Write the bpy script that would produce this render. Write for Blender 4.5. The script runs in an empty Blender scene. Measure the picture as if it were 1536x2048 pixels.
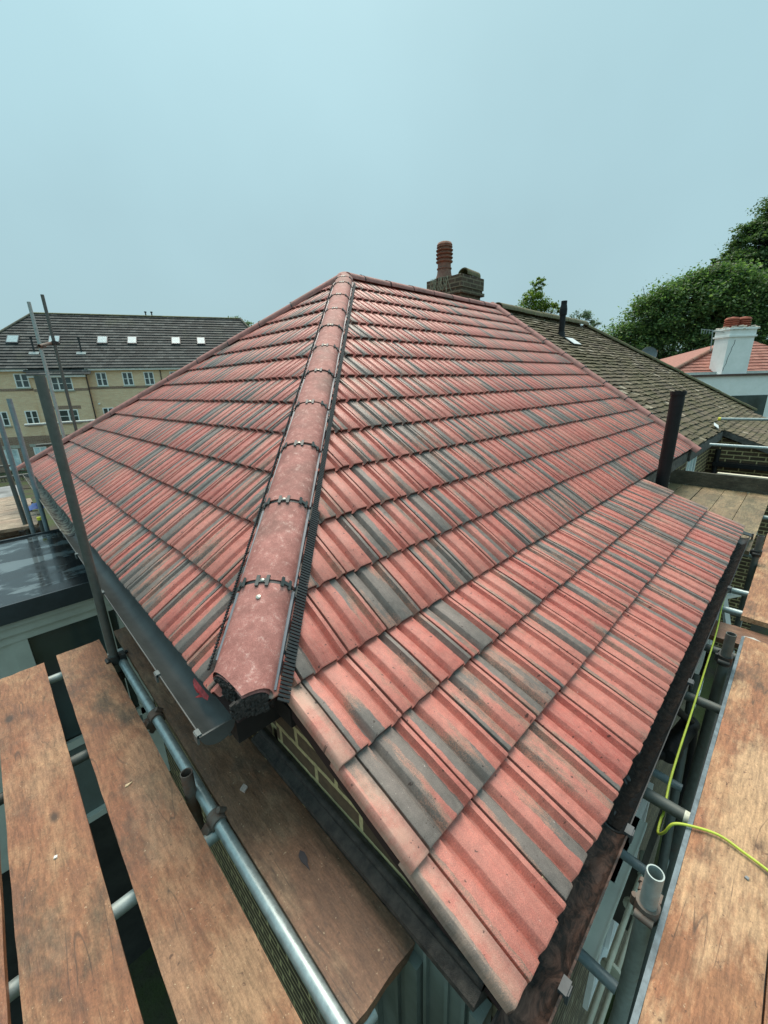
import bpy, bmesh, math, random
import numpy as np
from mathutils import Vector, Matrix
random.seed(7)
SC = bpy.context.scene
COL = SC.collection
PI = math.pi
TW_ = 0.2335

# ------------------------------------------------------------------ camera, light, exposure
CAMF = Vector((0.663624, 0.685612, -0.299231))
CAMR = Vector((0.712470, -0.701200, -0.026532))
CAMU = Vector((0.228011, 0.195586, 0.953812))
CAMP = Vector((-0.396787, -1.194916, 1.122811))
cd = bpy.data.cameras.new('camera')
cam = bpy.data.objects.new('camera', cd)
COL.objects.link(cam)
cd.sensor_fit = 'VERTICAL'
cd.sensor_height = 24.0
cd.sensor_width = 18.0
cd.lens = 9.476
cd.clip_start = 0.02
cd.clip_end = 3000
m = Matrix((CAMR, CAMU, -CAMF)).transposed().to_4x4()
m.translation = CAMP
cam.matrix_world = m
SC.camera = cam

SUN_EL, SUN_AZ = math.radians(62), math.radians(48)
wd = bpy.data.worlds.new('World')
SC.world = wd
wd.use_nodes = True
nt = wd.node_tree
bg = nt.nodes['Background']
sky = nt.nodes.new('ShaderNodeTexSky')
sky.sky_type = 'NISHITA'
sky.sun_disc = False
sky.sun_elevation = SUN_EL
sky.sun_rotation = PI / 2 - SUN_AZ
sky.air_density = 1.0
sky.dust_density = 4.0
# the overcast: a cloud layer of even pale colour over the clear sky, a little duller overhead
tc = nt.nodes.new('ShaderNodeTexCoord')
sep = nt.nodes.new('ShaderNodeSeparateXYZ')
nt.links.new(tc.outputs['Generated'], sep.inputs[0])
cr = nt.nodes.new('ShaderNodeValToRGB')
cr.color_ramp.elements[0].position = 0.0
cr.color_ramp.elements[0].color = (2.28, 3.42, 3.70, 1)
cr.color_ramp.elements[1].position = 0.85
cr.color_ramp.elements[1].color = (3.05, 5.05, 5.5, 1)
e = cr.color_ramp.elements.new(0.30)
e.color = (2.34, 3.62, 3.93, 1)
nt.links.new(sep.outputs['Z'], cr.inputs[0])
cn = nt.nodes.new('ShaderNodeTexNoise')
cn.inputs['Scale'].default_value = 1.6
cn.inputs['Detail'].default_value = 4
nt.links.new(tc.outputs['Generated'], cn.inputs['Vector'])
cm = nt.nodes.new('ShaderNodeMapRange')
cm.inputs[1].default_value = 0.3
cm.inputs[2].default_value = 0.7
cm.inputs[3].default_value = 0.93
cm.inputs[4].default_value = 1.07
nt.links.new(cn.outputs['Fac'], cm.inputs[0])
cv = nt.nodes.new('ShaderNodeVectorMath')
cv.operation = 'SCALE'
nt.links.new(cr.outputs['Color'], cv.inputs[0])
nt.links.new(cm.outputs[0], cv.inputs['Scale'])
mx = nt.nodes.new('ShaderNodeMix')
mx.data_type = 'RGBA'
mx.inputs[0].default_value = 0.92
nt.links.new(sky.outputs[0], mx.inputs[6])
nt.links.new(cv.outputs[0], mx.inputs[7])
nt.links.new(mx.outputs[2], bg.inputs['Color'])
bg.inputs['Strength'].default_value = 0.0595

sd = bpy.data.lights.new('sun', 'SUN')
sd.energy = 1.5
sd.angle = math.radians(50)
sd.color = (1.0, 0.87, 0.74)
so = bpy.data.objects.new('sun', sd)
COL.objects.link(so)
sdir = Vector((math.cos(SUN_EL) * math.cos(SUN_AZ), math.cos(SUN_EL) * math.sin(SUN_AZ), math.sin(SUN_EL)))
so.rotation_euler = sdir.to_track_quat('Z', 'Y').to_euler()
SC.view_settings.view_transform = 'Standard'
SC.view_settings.look = 'None'
SC.view_settings.gamma = 1.0
SC.view_settings.exposure = 1.50

# ------------------------------------------------------------------ materials
MATS = {}


class NT:
    def __init__(s, name, rough=0.6, metal=0.0, spec=0.5):
        s.m = bpy.data.materials.new(name)
        s.m.use_nodes = True
        s.t = s.m.node_tree
        s.b = s.t.nodes['Principled BSDF']
        s.b.inputs['Roughness'].default_value = rough
        s.b.inputs['Metallic'].default_value = metal
        s.b.inputs['Specular IOR Level'].default_value = spec
        MATS[name] = s.m
        s.tc = s.t.nodes.new('ShaderNodeTexCoord')
        s.oi = None

    def link(s, a, b): s.t.links.new(a, b)

    def n(s, typ, **kw):
        x = s.t.nodes.new(typ)
        for k, v in kw.items():
            setattr(x, k, v)
        return x

    def vec(s, src='Object', scale=(1, 1, 1), rnd=False):
        mp = s.n('ShaderNodeMapping')
        mp.inputs['Scale'].default_value = scale
        s.link(s.tc.outputs[src], mp.inputs['Vector'])
        if rnd:
            if s.oi is None:
                s.oi = s.n('ShaderNodeObjectInfo')
            sc = s.n('ShaderNodeVectorMath', operation='SCALE')
            sc.inputs[0].default_value = (37, 53, 19)
            s.link(s.oi.outputs['Random'], sc.inputs['Scale'])
            s.link(sc.outputs[0], mp.inputs['Location'])
        return mp.outputs[0]

    def noise(s, vec, scale, detail=4, rough=0.55, dist=0.0):
        x = s.n('ShaderNodeTexNoise')
        x.inputs['Scale'].default_value = scale
        x.inputs['Detail'].default_value = detail
        x.inputs['Roughness'].default_value = rough
        x.inputs['Distortion'].default_value = dist
        s.link(vec, x.inputs['Vector'])
        return x.outputs['Fac']

    def ramp(s, fac, stops):
        r = s.n('ShaderNodeValToRGB')
        el = r.color_ramp.elements
        while len(el) < len(stops):
            el.new(0.5)
        for e_, (p, c) in zip(el, stops):
            e_.position = p
            e_.color = (c, c, c, 1) if not hasattr(c, '__len__') else (*c, 1)
        s.link(fac, r.inputs[0])
        return r.outputs[0]

    def mix(s, fac, a, b, blend='MIX'):
        x = s.n('ShaderNodeMix', data_type='RGBA', blend_type=blend)
        for i, v in ((0, fac), (6, a), (7, b)):
            if hasattr(v, 'is_output') or hasattr(v, 'links'):
                s.link(v, x.inputs[i])
            else:
                x.inputs[i].default_value = v if i == 0 else (*v, 1)
        return x.outputs[2]

    def math(s, op, a, b=0.0, c=None):
        x = s.n('ShaderNodeMath', operation=op)
        for i, v in ((0, a), (1, b), (2, c)):
            if v is None:
                continue
            if hasattr(v, 'links'):
                s.link(v, x.inputs[i])
            else:
                x.inputs[i].default_value = v
        return x.outputs[0]

    def color(s, c):
        if hasattr(c, 'links'):
            s.link(c, s.b.inputs['Base Color'])
        else:
            s.b.inputs['Base Color'].default_value = (*c, 1)

    def rough(s, r): s.link(r, s.b.inputs['Roughness'])

    def bump(s, h, strength=0.4, dist=0.01):
        b = s.n('ShaderNodeBump')
        b.inputs['Strength'].default_value = strength
        b.inputs['Distance'].default_value = dist
        s.link(h, b.inputs['Height'])
        s.link(b.outputs[0], s.b.inputs['Normal'])


def plain(name, c, rough=0.6, metal=0.0, var=0.25, scale=8.0, bump=0.0, spec=0.5):
    a = NT(name, rough, metal, spec)
    v = a.vec('Object', rnd=True)
    f = a.noise(v, scale, 6, 0.65)
    lo = tuple(x * (1 - var) for x in c)
    hi = tuple(min(1, x * (1 + var)) for x in c)
    a.color(a.ramp(f, [(0.3, lo), (0.7, hi)]))
    if bump:
        a.bump(a.noise(v, scale * 12, 3), bump, 0.004)
    return a.m


def mat_tile():
    a = NT('concrete_tile', 0.42, 0, 0.5)
    at = a.n('ShaderNodeAttribute', attribute_name='tilec')
    sp = a.n('ShaderNodeSeparateXYZ')
    a.link(at.outputs['Vector'], sp.inputs[0])
    uv = a.n('ShaderNodeSeparateXYZ')
    a.link(a.tc.outputs['UV'], uv.inputs[0])
    R_, G_, B_ = sp.outputs[0], sp.outputs[1], sp.outputs[2]
    wob = a.noise(a.vec('UV', (16, 9, 9)), 1.0, 4, 0.65)
    wb = a.math('MULTIPLY', a.math('SUBTRACT', wob, 0.5), 0.030)
    uu = a.math('ADD', uv.outputs[0], wb)
    # the streaks of the colour follow the ribs: part stepped rib by rib, part continuous
    q = a.math('FLOOR', a.math('MULTIPLY', a.math('ADD', uu, 0.0368), 4 / TW_))
    cx = a.n('ShaderNodeCombineXYZ')
    a.link(a.math('MULTIPLY_ADD', q, 3.73, a.math('MULTIPLY', R_, 61.0)), cx.inputs[0])
    a.link(a.math('MULTIPLY_ADD', uv.outputs[1], 0.9, a.math('MULTIPLY', G_, 43.0)), cx.inputs[1])
    st1 = a.noise(cx.outputs[0], 1.0, 0.0, 0.5)
    cx2 = a.n('ShaderNodeCombineXYZ')
    a.link(a.math('MULTIPLY_ADD', uu, 22.0, a.math('MULTIPLY', G_, 61.0)), cx2.inputs[0])
    a.link(a.math('MULTIPLY_ADD', uv.outputs[1], 1.2, a.math('MULTIPLY', R_, 43.0)), cx2.inputs[1])
    st2 = a.noise(cx2.outputs[0], 1.0, 1.0, 0.5)
    grain = a.noise(a.vec('UV', (1, 1, 1)), 300, 3, 0.75)
    g2 = a.noise(a.vec('UV', (70, 16, 1)), 1.0, 6, 0.75)
    g3 = a.noise(a.vec('UV', (1, 1, 1)), 26, 6, 0.75)
    st = a.math('MULTIPLY_ADD', st1, 0.80, a.math('MULTIPLY', st2, 0.20))
    st = a.math('ADD', st, a.math('MULTIPLY', a.math('SUBTRACT', G_, 0.46), 0.11))
    st = a.math('ADD', st, a.math('MULTIPLY', a.math('SUBTRACT', grain, 0.5), 0.14))
    st = a.math('ADD', st, a.math('MULTIPLY', a.math('SUBTRACT', g2, 0.5), 0.16))
    grey = a.mix(g2, (0.125, 0.100, 0.088), (0.27, 0.228, 0.200))
    dusk = a.mix(g3, (0.28, 0.15, 0.11), (0.47, 0.27, 0.20))
    red = a.mix(R_, (0.50, 0.115, 0.088), (0.57, 0.190, 0.145))
    red = a.mix(a.ramp(g2, [(0.35, 0.0), (0.75, 0.65)]), red, (0.60, 0.28, 0.22))  # paler streaks paint a sheen into the red
    c = a.mix(a.ramp(st, [(0.416, 0.0), (0.440, 1.0)]), grey, dusk)
    c = a.mix(a.ramp(st, [(0.446, 0.0), (0.482, 1.0)]), c, red)
    c = a.mix(1.0, c, a.ramp(grain, [(0.3, 0.66), (0.72, 1.24)]), 'MULTIPLY')
    c = a.mix(1.0, c, a.ramp(g3, [(0.3, 0.76), (0.7, 1.16)]), 'MULTIPLY')
    # verge tiles bleached by cement
    big = a.noise(a.vec('UV', (7, 7, 1)), 1.0, 7, 0.75)
    vg = a.math('MAXIMUM', B_, 0.0)
    c = a.mix(a.math('MULTIPLY', vg, a.ramp(big, [(0.38, 0.1), (0.60, 1.0)])), c, a.mix(grain, (0.50, 0.31, 0.23), (0.68, 0.47, 0.37)))
    # lime flecks and small dark specks
    fl = a.noise(a.vec('UV', (1, 0.6, 1)), 95, 3, 0.8)
    msk = a.noise(a.vec('UV', (1, 1, 1)), 3.0, 3)
    flm = a.math('MULTIPLY', a.ramp(fl, [(0.66, 0.0), (0.71, 0.85)]), a.ramp(msk, [(0.45, 0.0), (0.62, 1.0)]))
    c = a.mix(flm, c, (0.78, 0.68, 0.62))
    dk = a.noise(a.vec('UV', (1, 1, 1)), 48, 2, 0.5)
    c = a.mix(a.ramp(dk, [(0.685, 0.0), (0.72, 0.85)]), c, (0.06, 0.035, 0.03))
    c = a.mix(a.math('LESS_THAN', B_, -0.5), c, (0.085, 0.028, 0.021))  # edge faces darkened to paint in shade at the laps
    a.color(c)
    a.rough(a.ramp(g3, [(0.3, 0.26), (0.7, 0.52)]))
    a.bump(grain, 0.55, 0.003)
    return a.m


def mat_hip(name, c1, c2, pale, amt=0.62):
    a = NT(name, 0.7, 0, 0.3)
    v = a.vec('Object', rnd=True)
    f = a.noise(v, 5, 6, 0.65)
    c = a.ramp(f, [(0.3, c1), (0.7, c2)])
    dark = a.noise(v, 2.2, 4, 0.6, 0.5)
    c = a.mix(a.ramp(dark, [(0.47, 0.0), (0.66, 0.65)]), c, (0.22, 0.15, 0.125))
    s = a.noise(v, 26, 9, 0.85, 0.25)
    c = a.mix(a.ramp(s, [(amt - 0.05, 0.0), (amt + 0.07, 0.75)]), c, pale)
    mo = a.noise(v, 13, 6, 0.75)
    c = a.mix(1.0, c, a.ramp(mo, [(0.3, 0.70), (0.7, 1.2)]), 'MULTIPLY')
    g = a.noise(v, 260, 3, 0.75)
    c = a.mix(1.0, c, a.ramp(g, [(0.3, 0.70), (0.7, 1.22)]), 'MULTIPLY')
    a.color(c)
    a.bump(a.noise(v, 90, 6, 0.7), 0.25, 0.004)
    a.rough(a.ramp(f, [(0.3, 0.58), (0.7, 0.80)]))
    return a.m


def mat_wood(name, axis, c1, c2, c3, stain=(0.10, 0.06, 0.035), rough=0.62, bmp=0.6, worn=0.0, fibre=0.5):
    a = NT(name, rough)
    st = {'x': (0.16, 1, 1), 'y': (1, 0.16, 1)}[axis]
    v = a.vec('Object', (1, 1, 1), True)
    vs = a.vec('Object', st, True)
    sl = a.vec('Object', {'x': (0.5, 1, 1), 'y': (1, 0.5, 1)}[axis], True)
    big = a.noise(sl, 5.0, 9, 0.74)
    c = a.ramp(big, [(0.34, c1), (0.50, c2), (0.62, c3)])
    hue = a.noise(sl, 2.1, 5, 0.6)
    c = a.mix(a.ramp(hue, [(0.45, 0.0), (0.65, 0.55)]), c, a.mix(0.5, c2, (c2[0] * 1.05, c2[1] * 0.62, c2[2] * 0.6)))
    st2 = a.noise(sl, 3.1, 8, 0.75)
    c = a.mix(a.ramp(st2, [(0.52, 0.0), (0.64, 0.85)]), c, stain)
    if worn:
        w = a.noise(sl, 2.2, 8, 0.70)
        c = a.mix(a.ramp(w, [(0.50, 0.0), (0.58, worn)]), c, (c3[0] * 1.2, c3[1] * 1.28, c3[2] * 1.35))
    fib = a.noise(vs, 75, 6, 0.75)
    c = a.mix(1.0, c, a.ramp(fib, [(0.30, 1 - fibre), (0.66, 1 + fibre * .55)]), 'MULTIPLY')
    gr_ = a.noise(v, 130, 4, 0.8)
    c = a.mix(1.0, c, a.ramp(gr_, [(0.32, 0.74), (0.68, 1.18)]), 'MULTIPLY')
    for sc_, wd_ in ((9.0, 0.006),):
        cn_ = a.noise(a.vec('Object', {'x': (0.10, 1, 1), 'y': (1, 0.10, 1)}[axis], True), sc_, 2, 0.5)
        dd_ = a.math('ABSOLUTE', a.math('SUBTRACT', cn_, 0.5))
        gate = a.noise(v, 4.0 + sc_ * .2, 3)
        c = a.mix(a.math('MULTIPLY', a.ramp(dd_, [(wd_ * .4, 0.75), (wd_, 0.0)]), a.ramp(gate, [(0.48, 0.0), (0.56, 1.0)])), c, (0.06, 0.038, 0.025))
    pit = a.noise(v, 46, 5, 0.7)
    c = a.mix(a.ramp(pit, [(0.62, 0.0), (0.67, 0.85)]), c, (0.10, 0.05, 0.03))
    kn = a.n('ShaderNodeTexVoronoi')
    kn.inputs['Scale'].default_value = 3.2
    a.link(sl, kn.inputs['Vector'])
    c = a.mix(a.ramp(kn.outputs['Distance'], [(0.035, 0.9), (0.07, 0.0)]), c, (0.05, 0.032, 0.022))
    fl = a.noise(v, 85, 3, 0.75)
    c = a.mix(a.ramp(fl, [(0.66, 0.0), (0.72, 0.6)]), c, (0.66, 0.50, 0.32))
    a.color(c)
    chip = a.noise(v, 34, 9, 0.8)
    h = a.mix(0.5, chip, fib)
    a.bump(h, bmp, 0.014)
    a.rough(a.ramp(big, [(0.3, rough - 0.2), (0.7, rough + 0.12)]))
    return a.m


def mat_brick(name, b1, b2, mortar, w=0.26, h=0.0865, ms=0.011, grime=None, gamt=0.6, bmp=0.6):
    a = NT(name, 0.85)
    br = a.n('ShaderNodeTexBrick')
    br.offset = 0.5
    br.inputs['Scale'].default_value = 1.0
    br.inputs['Brick Width'].default_value = w
    br.inputs['Row Height'].default_value = h
    br.inputs['Mortar Size'].default_value = ms
    br.inputs['Mortar Smooth'].default_value = 0.2
    br.inputs['Color1'].default_value = (*b1, 1)
    br.inputs['Color2'].default_value = (*b2, 1)
    br.inputs['Mortar'].default_value = (*mortar, 1)
    br.inputs['Bias'].default_value = -0.1
    nv = a.noise(a.vec('UV', (1, 1, 1)), 14, 3)
    wv = a.n('ShaderNodeVectorMath', operation='MULTIPLY_ADD')
    a.link(a.tc.outputs['UV'], wv.inputs[2])
    cx = a.n('ShaderNodeCombineXYZ')
    a.link(nv, cx.inputs[0]); a.link(a.noise(a.vec('UV', (1.3, 1.1, 1)), 17, 3), cx.inputs[1])
    a.link(cx.outputs[0], wv.inputs[0])
    wv.inputs[1].default_value = (h * 0.14, h * 0.14, 0)
    a.link(wv.outputs[0], br.inputs['Vector'])
    g = a.noise(a.vec('UV', (1, 1, 1)), 30, 6, 0.7)
    c = a.mix(1.0, br.outputs['Color'], a.ramp(g, [(0.3, 0.65), (0.7, 1.3)]), 'MULTIPLY')
    if grime:
        gg = a.noise(a.vec('UV', (1, 1, 1)), 2.2, 6, 0.7)
        c = a.mix(a.ramp(gg, [(0.42, 0.0), (0.65, gamt)]), c, grime)
    a.color(c)
    a.bump(br.outputs['Fac'], -bmp, 0.006)
    return a.m


def mat_metal(name, c, metal=0.75, rough=0.42, rust=None, ramt=0.6):
    a = NT(name, rough, metal)
    v = a.vec('Object', (1, 1, 1), True)
    f = a.noise(v, 30, 7, 0.75)
    c0 = a.ramp(f, [(0.3, tuple(x * 0.72 for x in c)), (0.7, tuple(min(1, x * 1.2) for x in c))])
    if rust:
        r = a.noise(v, 7, 7, 0.75, 0.5)
        mk = a.ramp(r, [(ramt - 0.06, 0.0), (ramt + 0.05, 0.9)])
        c0 = a.mix(mk, c0, rust)
        a.link(a.mix(mk, (metal,) * 3, (0.0, 0.0, 0.0)), a.b.inputs['Metallic'])
    a.color(c0)
    a.rough(a.ramp(f, [(0.3, rough - 0.12), (0.7, rough + 0.16)]))
    a.bump(a.noise(v, 140, 4), 0.12, 0.002)
    return a.m


def mat_leaf(name, c1, c2, c3):
    a = NT(name, 0.5, 0, 0.3)
    gi = a.n('ShaderNodeNewGeometry')
    v = a.vec('Object')
    f = a.noise(v, 0.9, 4, 0.6)
    c = a.ramp(gi.outputs['Random Per Island'], [(0.0, c1), (0.55, c2), (1.0, c3)])
    c = a.mix(1.0, c, a.ramp(f, [(0.3, 0.6), (0.7, 1.4)]), 'MULTIPLY')
    a.color(c)
    tr = a.n('ShaderNodeBsdfTranslucent')
    a.link(a.mix(1.0, c, (0.95, 1.15, 0.55), 'MULTIPLY'), tr.inputs['Color'])
    ms = a.n('ShaderNodeMixShader')
    ms.inputs[0].default_value = 0.42
    a.link(a.b.outputs[0], ms.inputs[1]); a.link(tr.outputs[0], ms.inputs[2])
    a.link(ms.outputs[0], a.t.nodes['Material Output'].inputs['Surface'])
    return a.m


def mat_islands(name, stops, moss=None, mscale=1.2, mpos=0.5, rough=0.8, bump=0.3, grain=60):
    a = NT(name, rough)
    gi = a.n('ShaderNodeNewGeometry')
    c = a.ramp(gi.outputs['Random Per Island'], stops)
    v = a.vec('Object')
    f = a.noise(v, grain, 5, 0.7)
    c = a.mix(1.0, c, a.ramp(f, [(0.3, 0.65), (0.7, 1.3)]), 'MULTIPLY')
    if moss:
        mm = a.noise(v, mscale, 8, 0.72)
        mm2 = a.noise(v, mscale * 14, 5, 0.7)
        mk = a.math('MULTIPLY', a.ramp(mm, [(mpos - 0.08, 0.0), (mpos + 0.12, 1.0)]), a.ramp(mm2, [(0.36, 0.1), (0.6, 1.0)]))
        c = a.mix(mk, c, moss)
    a.color(c)
    a.bump(f, bump, 0.01)
    return a.m


def mat_glass(name, c=(0.03, 0.045, 0.045), rough=0.12):
    a = NT(name, rough, 0, 0.8)
    v = a.vec('Object')
    f = a.noise(v, 1.5, 3)
    a.color(a.ramp(f, [(0.35, c), (0.65, tuple(x * 2.0 for x in c))]))
    return a.m


tile_m = mat_tile()
hip_m = mat_hip('hip_concrete', (0.33, 0.125, 0.105), (0.50, 0.225, 0.195), (0.66, 0.45, 0.40), 0.585)
fr_m = mat_hip('ridge_concrete', (0.36, 0.155, 0.135), (0.46, 0.225, 0.20), (0.62, 0.42, 0.39), 0.68)
black_m = plain('black_plastic', (0.022, 0.026, 0.028), 0.45, 0, 0.3, 10)
rail_m = plain('grey_plastic_rail', (0.13, 0.16, 0.19), 0.45, 0, 0.2, 14)
clip_m = plain('clip_plastic', (0.045, 0.06, 0.06), 0.5, 0, 0.2, 14)
screw_m = mat_metal('screw_steel', (0.42, 0.43, 0.38), 0.6, 0.35)
mortar_m = plain('dark_mortar', (0.05, 0.045, 0.042), 0.95, 0, 0.9, 90, 1.0)
under_m = plain('roof_underlay', (0.03, 0.012, 0.010), 0.9, 0, 0.3, 10)
gut_new = plain('anthracite_gutter', (0.065, 0.076, 0.075), 0.45, 0, 0.35, 5, 0.15)
brick_m = mat_brick('stock_brick', (0.080, 0.050, 0.028), (0.14, 0.088, 0.048), (0.58, 0.48, 0.24), grime=(0.050, 0.036, 0.022), gamt=0.45)
brick_ext = mat_brick('shaded_brick', (0.10, 0.075, 0.05), (0.17, 0.125, 0.08), (0.34, 0.30, 0.20), grime=(0.05, 0.04, 0.03), gamt=0.4)
brick_apt = mat_brick('yellow_brick', (0.86, 0.58, 0.35), (0.95, 0.73, 0.49), (0.80, 0.62, 0.44), 0.30, 0.10, 0.014, grime=(0.72, 0.52, 0.34), gamt=0.4, bmp=0.2)
brick_red = mat_brick('red_brown_brick', (0.26, 0.14, 0.10), (0.36, 0.21, 0.15), (0.40, 0.33, 0.25), 0.30, 0.10, 0.016, bmp=0.2)
brick_chim = mat_brick('chimney_brick', (0.060, 0.042, 0.030), (0.11, 0.075, 0.05), (0.20, 0.18, 0.12), ms=0.013, grime=(0.05, 0.055, 0.025), gamt=0.5)
wood_y = mat_wood('scaffold_board_wood', 'y', (0.17, 0.072, 0.037), (0.27, 0.122, 0.060), (0.37, 0.215, 0.118), (0.080, 0.058, 0.036), worn=0.40, bmp=0.5)
wood_d = mat_wood('damp_board_wood', 'y', (0.155, 0.072, 0.038), (0.22, 0.11, 0.062), (0.29, 0.175, 0.105), (0.095, 0.068, 0.048), 0.5, 0.4)
wood_x = mat_wood('worn_deck_wood', 'x', (0.22, 0.095, 0.045), (0.34, 0.162, 0.078), (0.45, 0.268, 0.142), (0.11, 0.068, 0.042), worn=0.85, bmp=0.5)
wood_m = mat_wood('mossy_deck_wood', 'x', (0.13, 0.10, 0.055), (0.21, 0.165, 0.09), (0.33, 0.24, 0.13), (0.10, 0.09, 0.045), 0.55, 0.4)
wood_t = mat_wood('dark_toe_board_wood', 'y', (0.055, 0.05, 0.035), (0.09, 0.08, 0.055), (0.16, 0.15, 0.11), (0.035, 0.03, 0.022), 0.6, 0.4)
wood_p = mat_wood('pale_board_wood', 'x', (0.26, 0.20, 0.135), (0.38, 0.30, 0.21), (0.50, 0.42, 0.32), (0.12, 0.11, 0.09), 0.6, 0.4, fibre=0.75)
fasc_m = plain('weathered_fascia', (0.10, 0.095, 0.085), 0.8, 0, 0.6, 12, 0.4)
galv = mat_metal('galvanised_tube', (0.42, 0.50, 0.50), 0.55, 0.40)
galv_d = mat_metal('dull_grey_tube', (0.115, 0.13, 0.12), 0.35, 0.55, (0.10, 0.075, 0.06), 0.62)
galv_l = mat_metal('pale_galvanised_tube', (0.36, 0.43, 0.42), 0.35, 0.5, (0.30, 0.28, 0.24), 0.66)
blue_g = mat_metal('bluish_galvanised_tube', (0.24, 0.32, 0.35), 0.4, 0.5, (0.25, 0.20, 0.20), 0.68)
rust_m = mat_metal('rusty_fitting', (0.16, 0.14, 0.12), 0.3, 0.65, (0.14, 0.075, 0.05), 0.52)
dark_f = mat_metal('dark_coupler_steel', (0.05, 0.052, 0.05), 0.5, 0.5, (0.06, 0.04, 0.03), 0.6)
upvc = plain('grey_green_window_frame', (0.56, 0.59, 0.53), 0.4, 0, 0.15, 3)
white_u = plain('white_window_frame', (0.92, 0.93, 0.90), 0.35, 0, 0.08, 3)
glass_d = mat_glass('dark_glass')
glass_l = mat_glass('sky_glass', (0.42, 0.52, 0.53), 0.25)
trim_m = plain('dark_roof_trim', (0.035, 0.045, 0.052), 0.35, 0, 0.3, 6)
cable_m = plain('yellow_green_cable', (0.50, 0.60, 0.07), 0.45, 0, 0.15, 20)
blackpipe = plain('black_cast_pipe', (0.010, 0.011, 0.013), 0.5, 0, 0.4, 9, 0.3, 0.3)
render_m = plain('white_render', (0.93, 0.95, 0.92), 0.85, 0, 0.07, 3, 0.1)
slate_gal = plain('lead_free_slate', (0.72, 0.76, 0.76), 0.5, 0, 0.1, 4)
terra = mat_hip('terracotta', (0.20, 0.085, 0.055), (0.30, 0.13, 0.09), (0.22, 0.17, 0.12), 0.55)
terra_b = plain('bright_terracotta', (0.40, 0.105, 0.06), 0.7, 0, 0.25, 5)
moss_t = mat_islands('mossy_clay_tile', [(0.0, (0.070, 0.052, 0.034)), (0.5, (0.115, 0.086, 0.055)), (0.93, (0.17, 0.13, 0.085)), (1.0, (0.46, 0.40, 0.31))],
                     (0.085, 0.078, 0.022), 1.5, 0.46)
moss_r = mat_hip('mossy_ridge', (0.10, 0.085, 0.05), (0.17, 0.14, 0.085), (0.16, 0.17, 0.06), 0.5)
slate_m = mat_islands('grey_roof_tile', [(0.0, (0.042, 0.047, 0.047)), (0.6, (0.062, 0.069, 0.068)), (1.0, (0.115, 0.12, 0.115))], (0.12, 0.13, 0.09), 0.5, 0.62, 0.75, 0.1, 8)
red_rt = mat_islands('far_red_tile', [(0.0, (0.26, 0.085, 0.06)), (1.0, (0.38, 0.16, 0.12))], None, rough=0.7, grain=10)
lich_m = NT('lichen_gutter', 0.7)
_v = lich_m.vec('Object')
_f = lich_m.noise(_v, 24, 6, 0.75)
lich_m.color(lich_m.mix(lich_m.ramp(_f, [(0.47, 0.0), (0.55, 1.0)]), (0.21, 0.23, 0.20), (0.035, 0.032, 0.026)))
lich_m.bump(_f, 0.5, 0.008)
lich_m = lich_m.m
deb = NT('gutter_debris', 0.75)
_v = deb.vec('Object')
_f = deb.noise(_v, 26, 8, 0.8, 1.0)
deb.color(deb.ramp(_f, [(0.38, (0.006, 0.006, 0.006)), (0.56, (0.035, 0.024, 0.018)), (0.75, (0.12, 0.085, 0.06))]))
deb.bump(_f, 1.0, 0.03)
deb_m = deb.m
deb2 = NT('pink_gutter_residue', 0.7)
_v = deb2.vec('Object', (1, 1, 1))
_f = deb2.noise(_v, 11, 7, 0.72, 1.6)
deb2.color(deb2.ramp(_f, [(0.44, (0.018, 0.014, 0.012)), (0.54, (0.085, 0.048, 0.036)), (0.75, (0.22, 0.125, 0.095))]))
deb2.bump(_f, 0.6, 0.02)
deb2_m = deb2.m
wet = NT('wet_single_ply', 0.3)
_v = wet.vec('Object')
_f = wet.noise(wet.vec('Object', (0.8, 1.6, 1)), 2.6, 5, 0.6, 0.6)
wet.color(wet.ramp(_f, [(0.50, (0.020, 0.024, 0.027)), (0.58, (0.11, 0.14, 0.15))]))  # pale streaks paint reflected sky into the wet membrane's colour
wet.rough(wet.ramp(_f, [(0.42, 0.24), (0.55, 0.04)]))
wet.bump(wet.noise(wet.vec('Object', (0.3, 3, 1)), 5, 3), 0.1, 0.01)
wet_m = wet.m
gr = NT('ground_cover', 0.95)
_v = gr.vec('Object')
_f = gr.noise(_v, 0.8, 8, 0.7)
_g = gr.noise(_v, 9, 6, 0.75)
gr.color(gr.mix(gr.ramp(_f, [(0.42, 0.0), (0.58, 1.0)]), gr.mix(_g, (0.03, 0.026, 0.018), (0.075, 0.065, 0.048)), gr.mix(_g, (0.03, 0.045, 0.012), (0.07, 0.10, 0.03))))
gr.bump(_g, 0.8, 0.05)
gr_m = gr.m
leaf_a = mat_leaf('broadleaf_foliage', (0.060, 0.115, 0.050), (0.120, 0.205, 0.085), (0.26, 0.36, 0.16))
leaf_b = mat_leaf('dark_foliage', (0.046, 0.088, 0.045), (0.092, 0.155, 0.072), (0.20, 0.27, 0.125))
leaf_c = mat_leaf('fresh_foliage', (0.09, 0.15, 0.02), (0.16, 0.24, 0.035), (0.28, 0.36, 0.09))
leaf_d = mat_leaf('grey_green_foliage', (0.07, 0.12, 0.07), (0.12, 0.19, 0.12), (0.22, 0.30, 0.20))
bark = plain('bark', (0.07, 0.055, 0.04), 0.9, 0, 0.4, 6, 0.3)

# ------------------------------------------------------------------ mesh helpers


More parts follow.
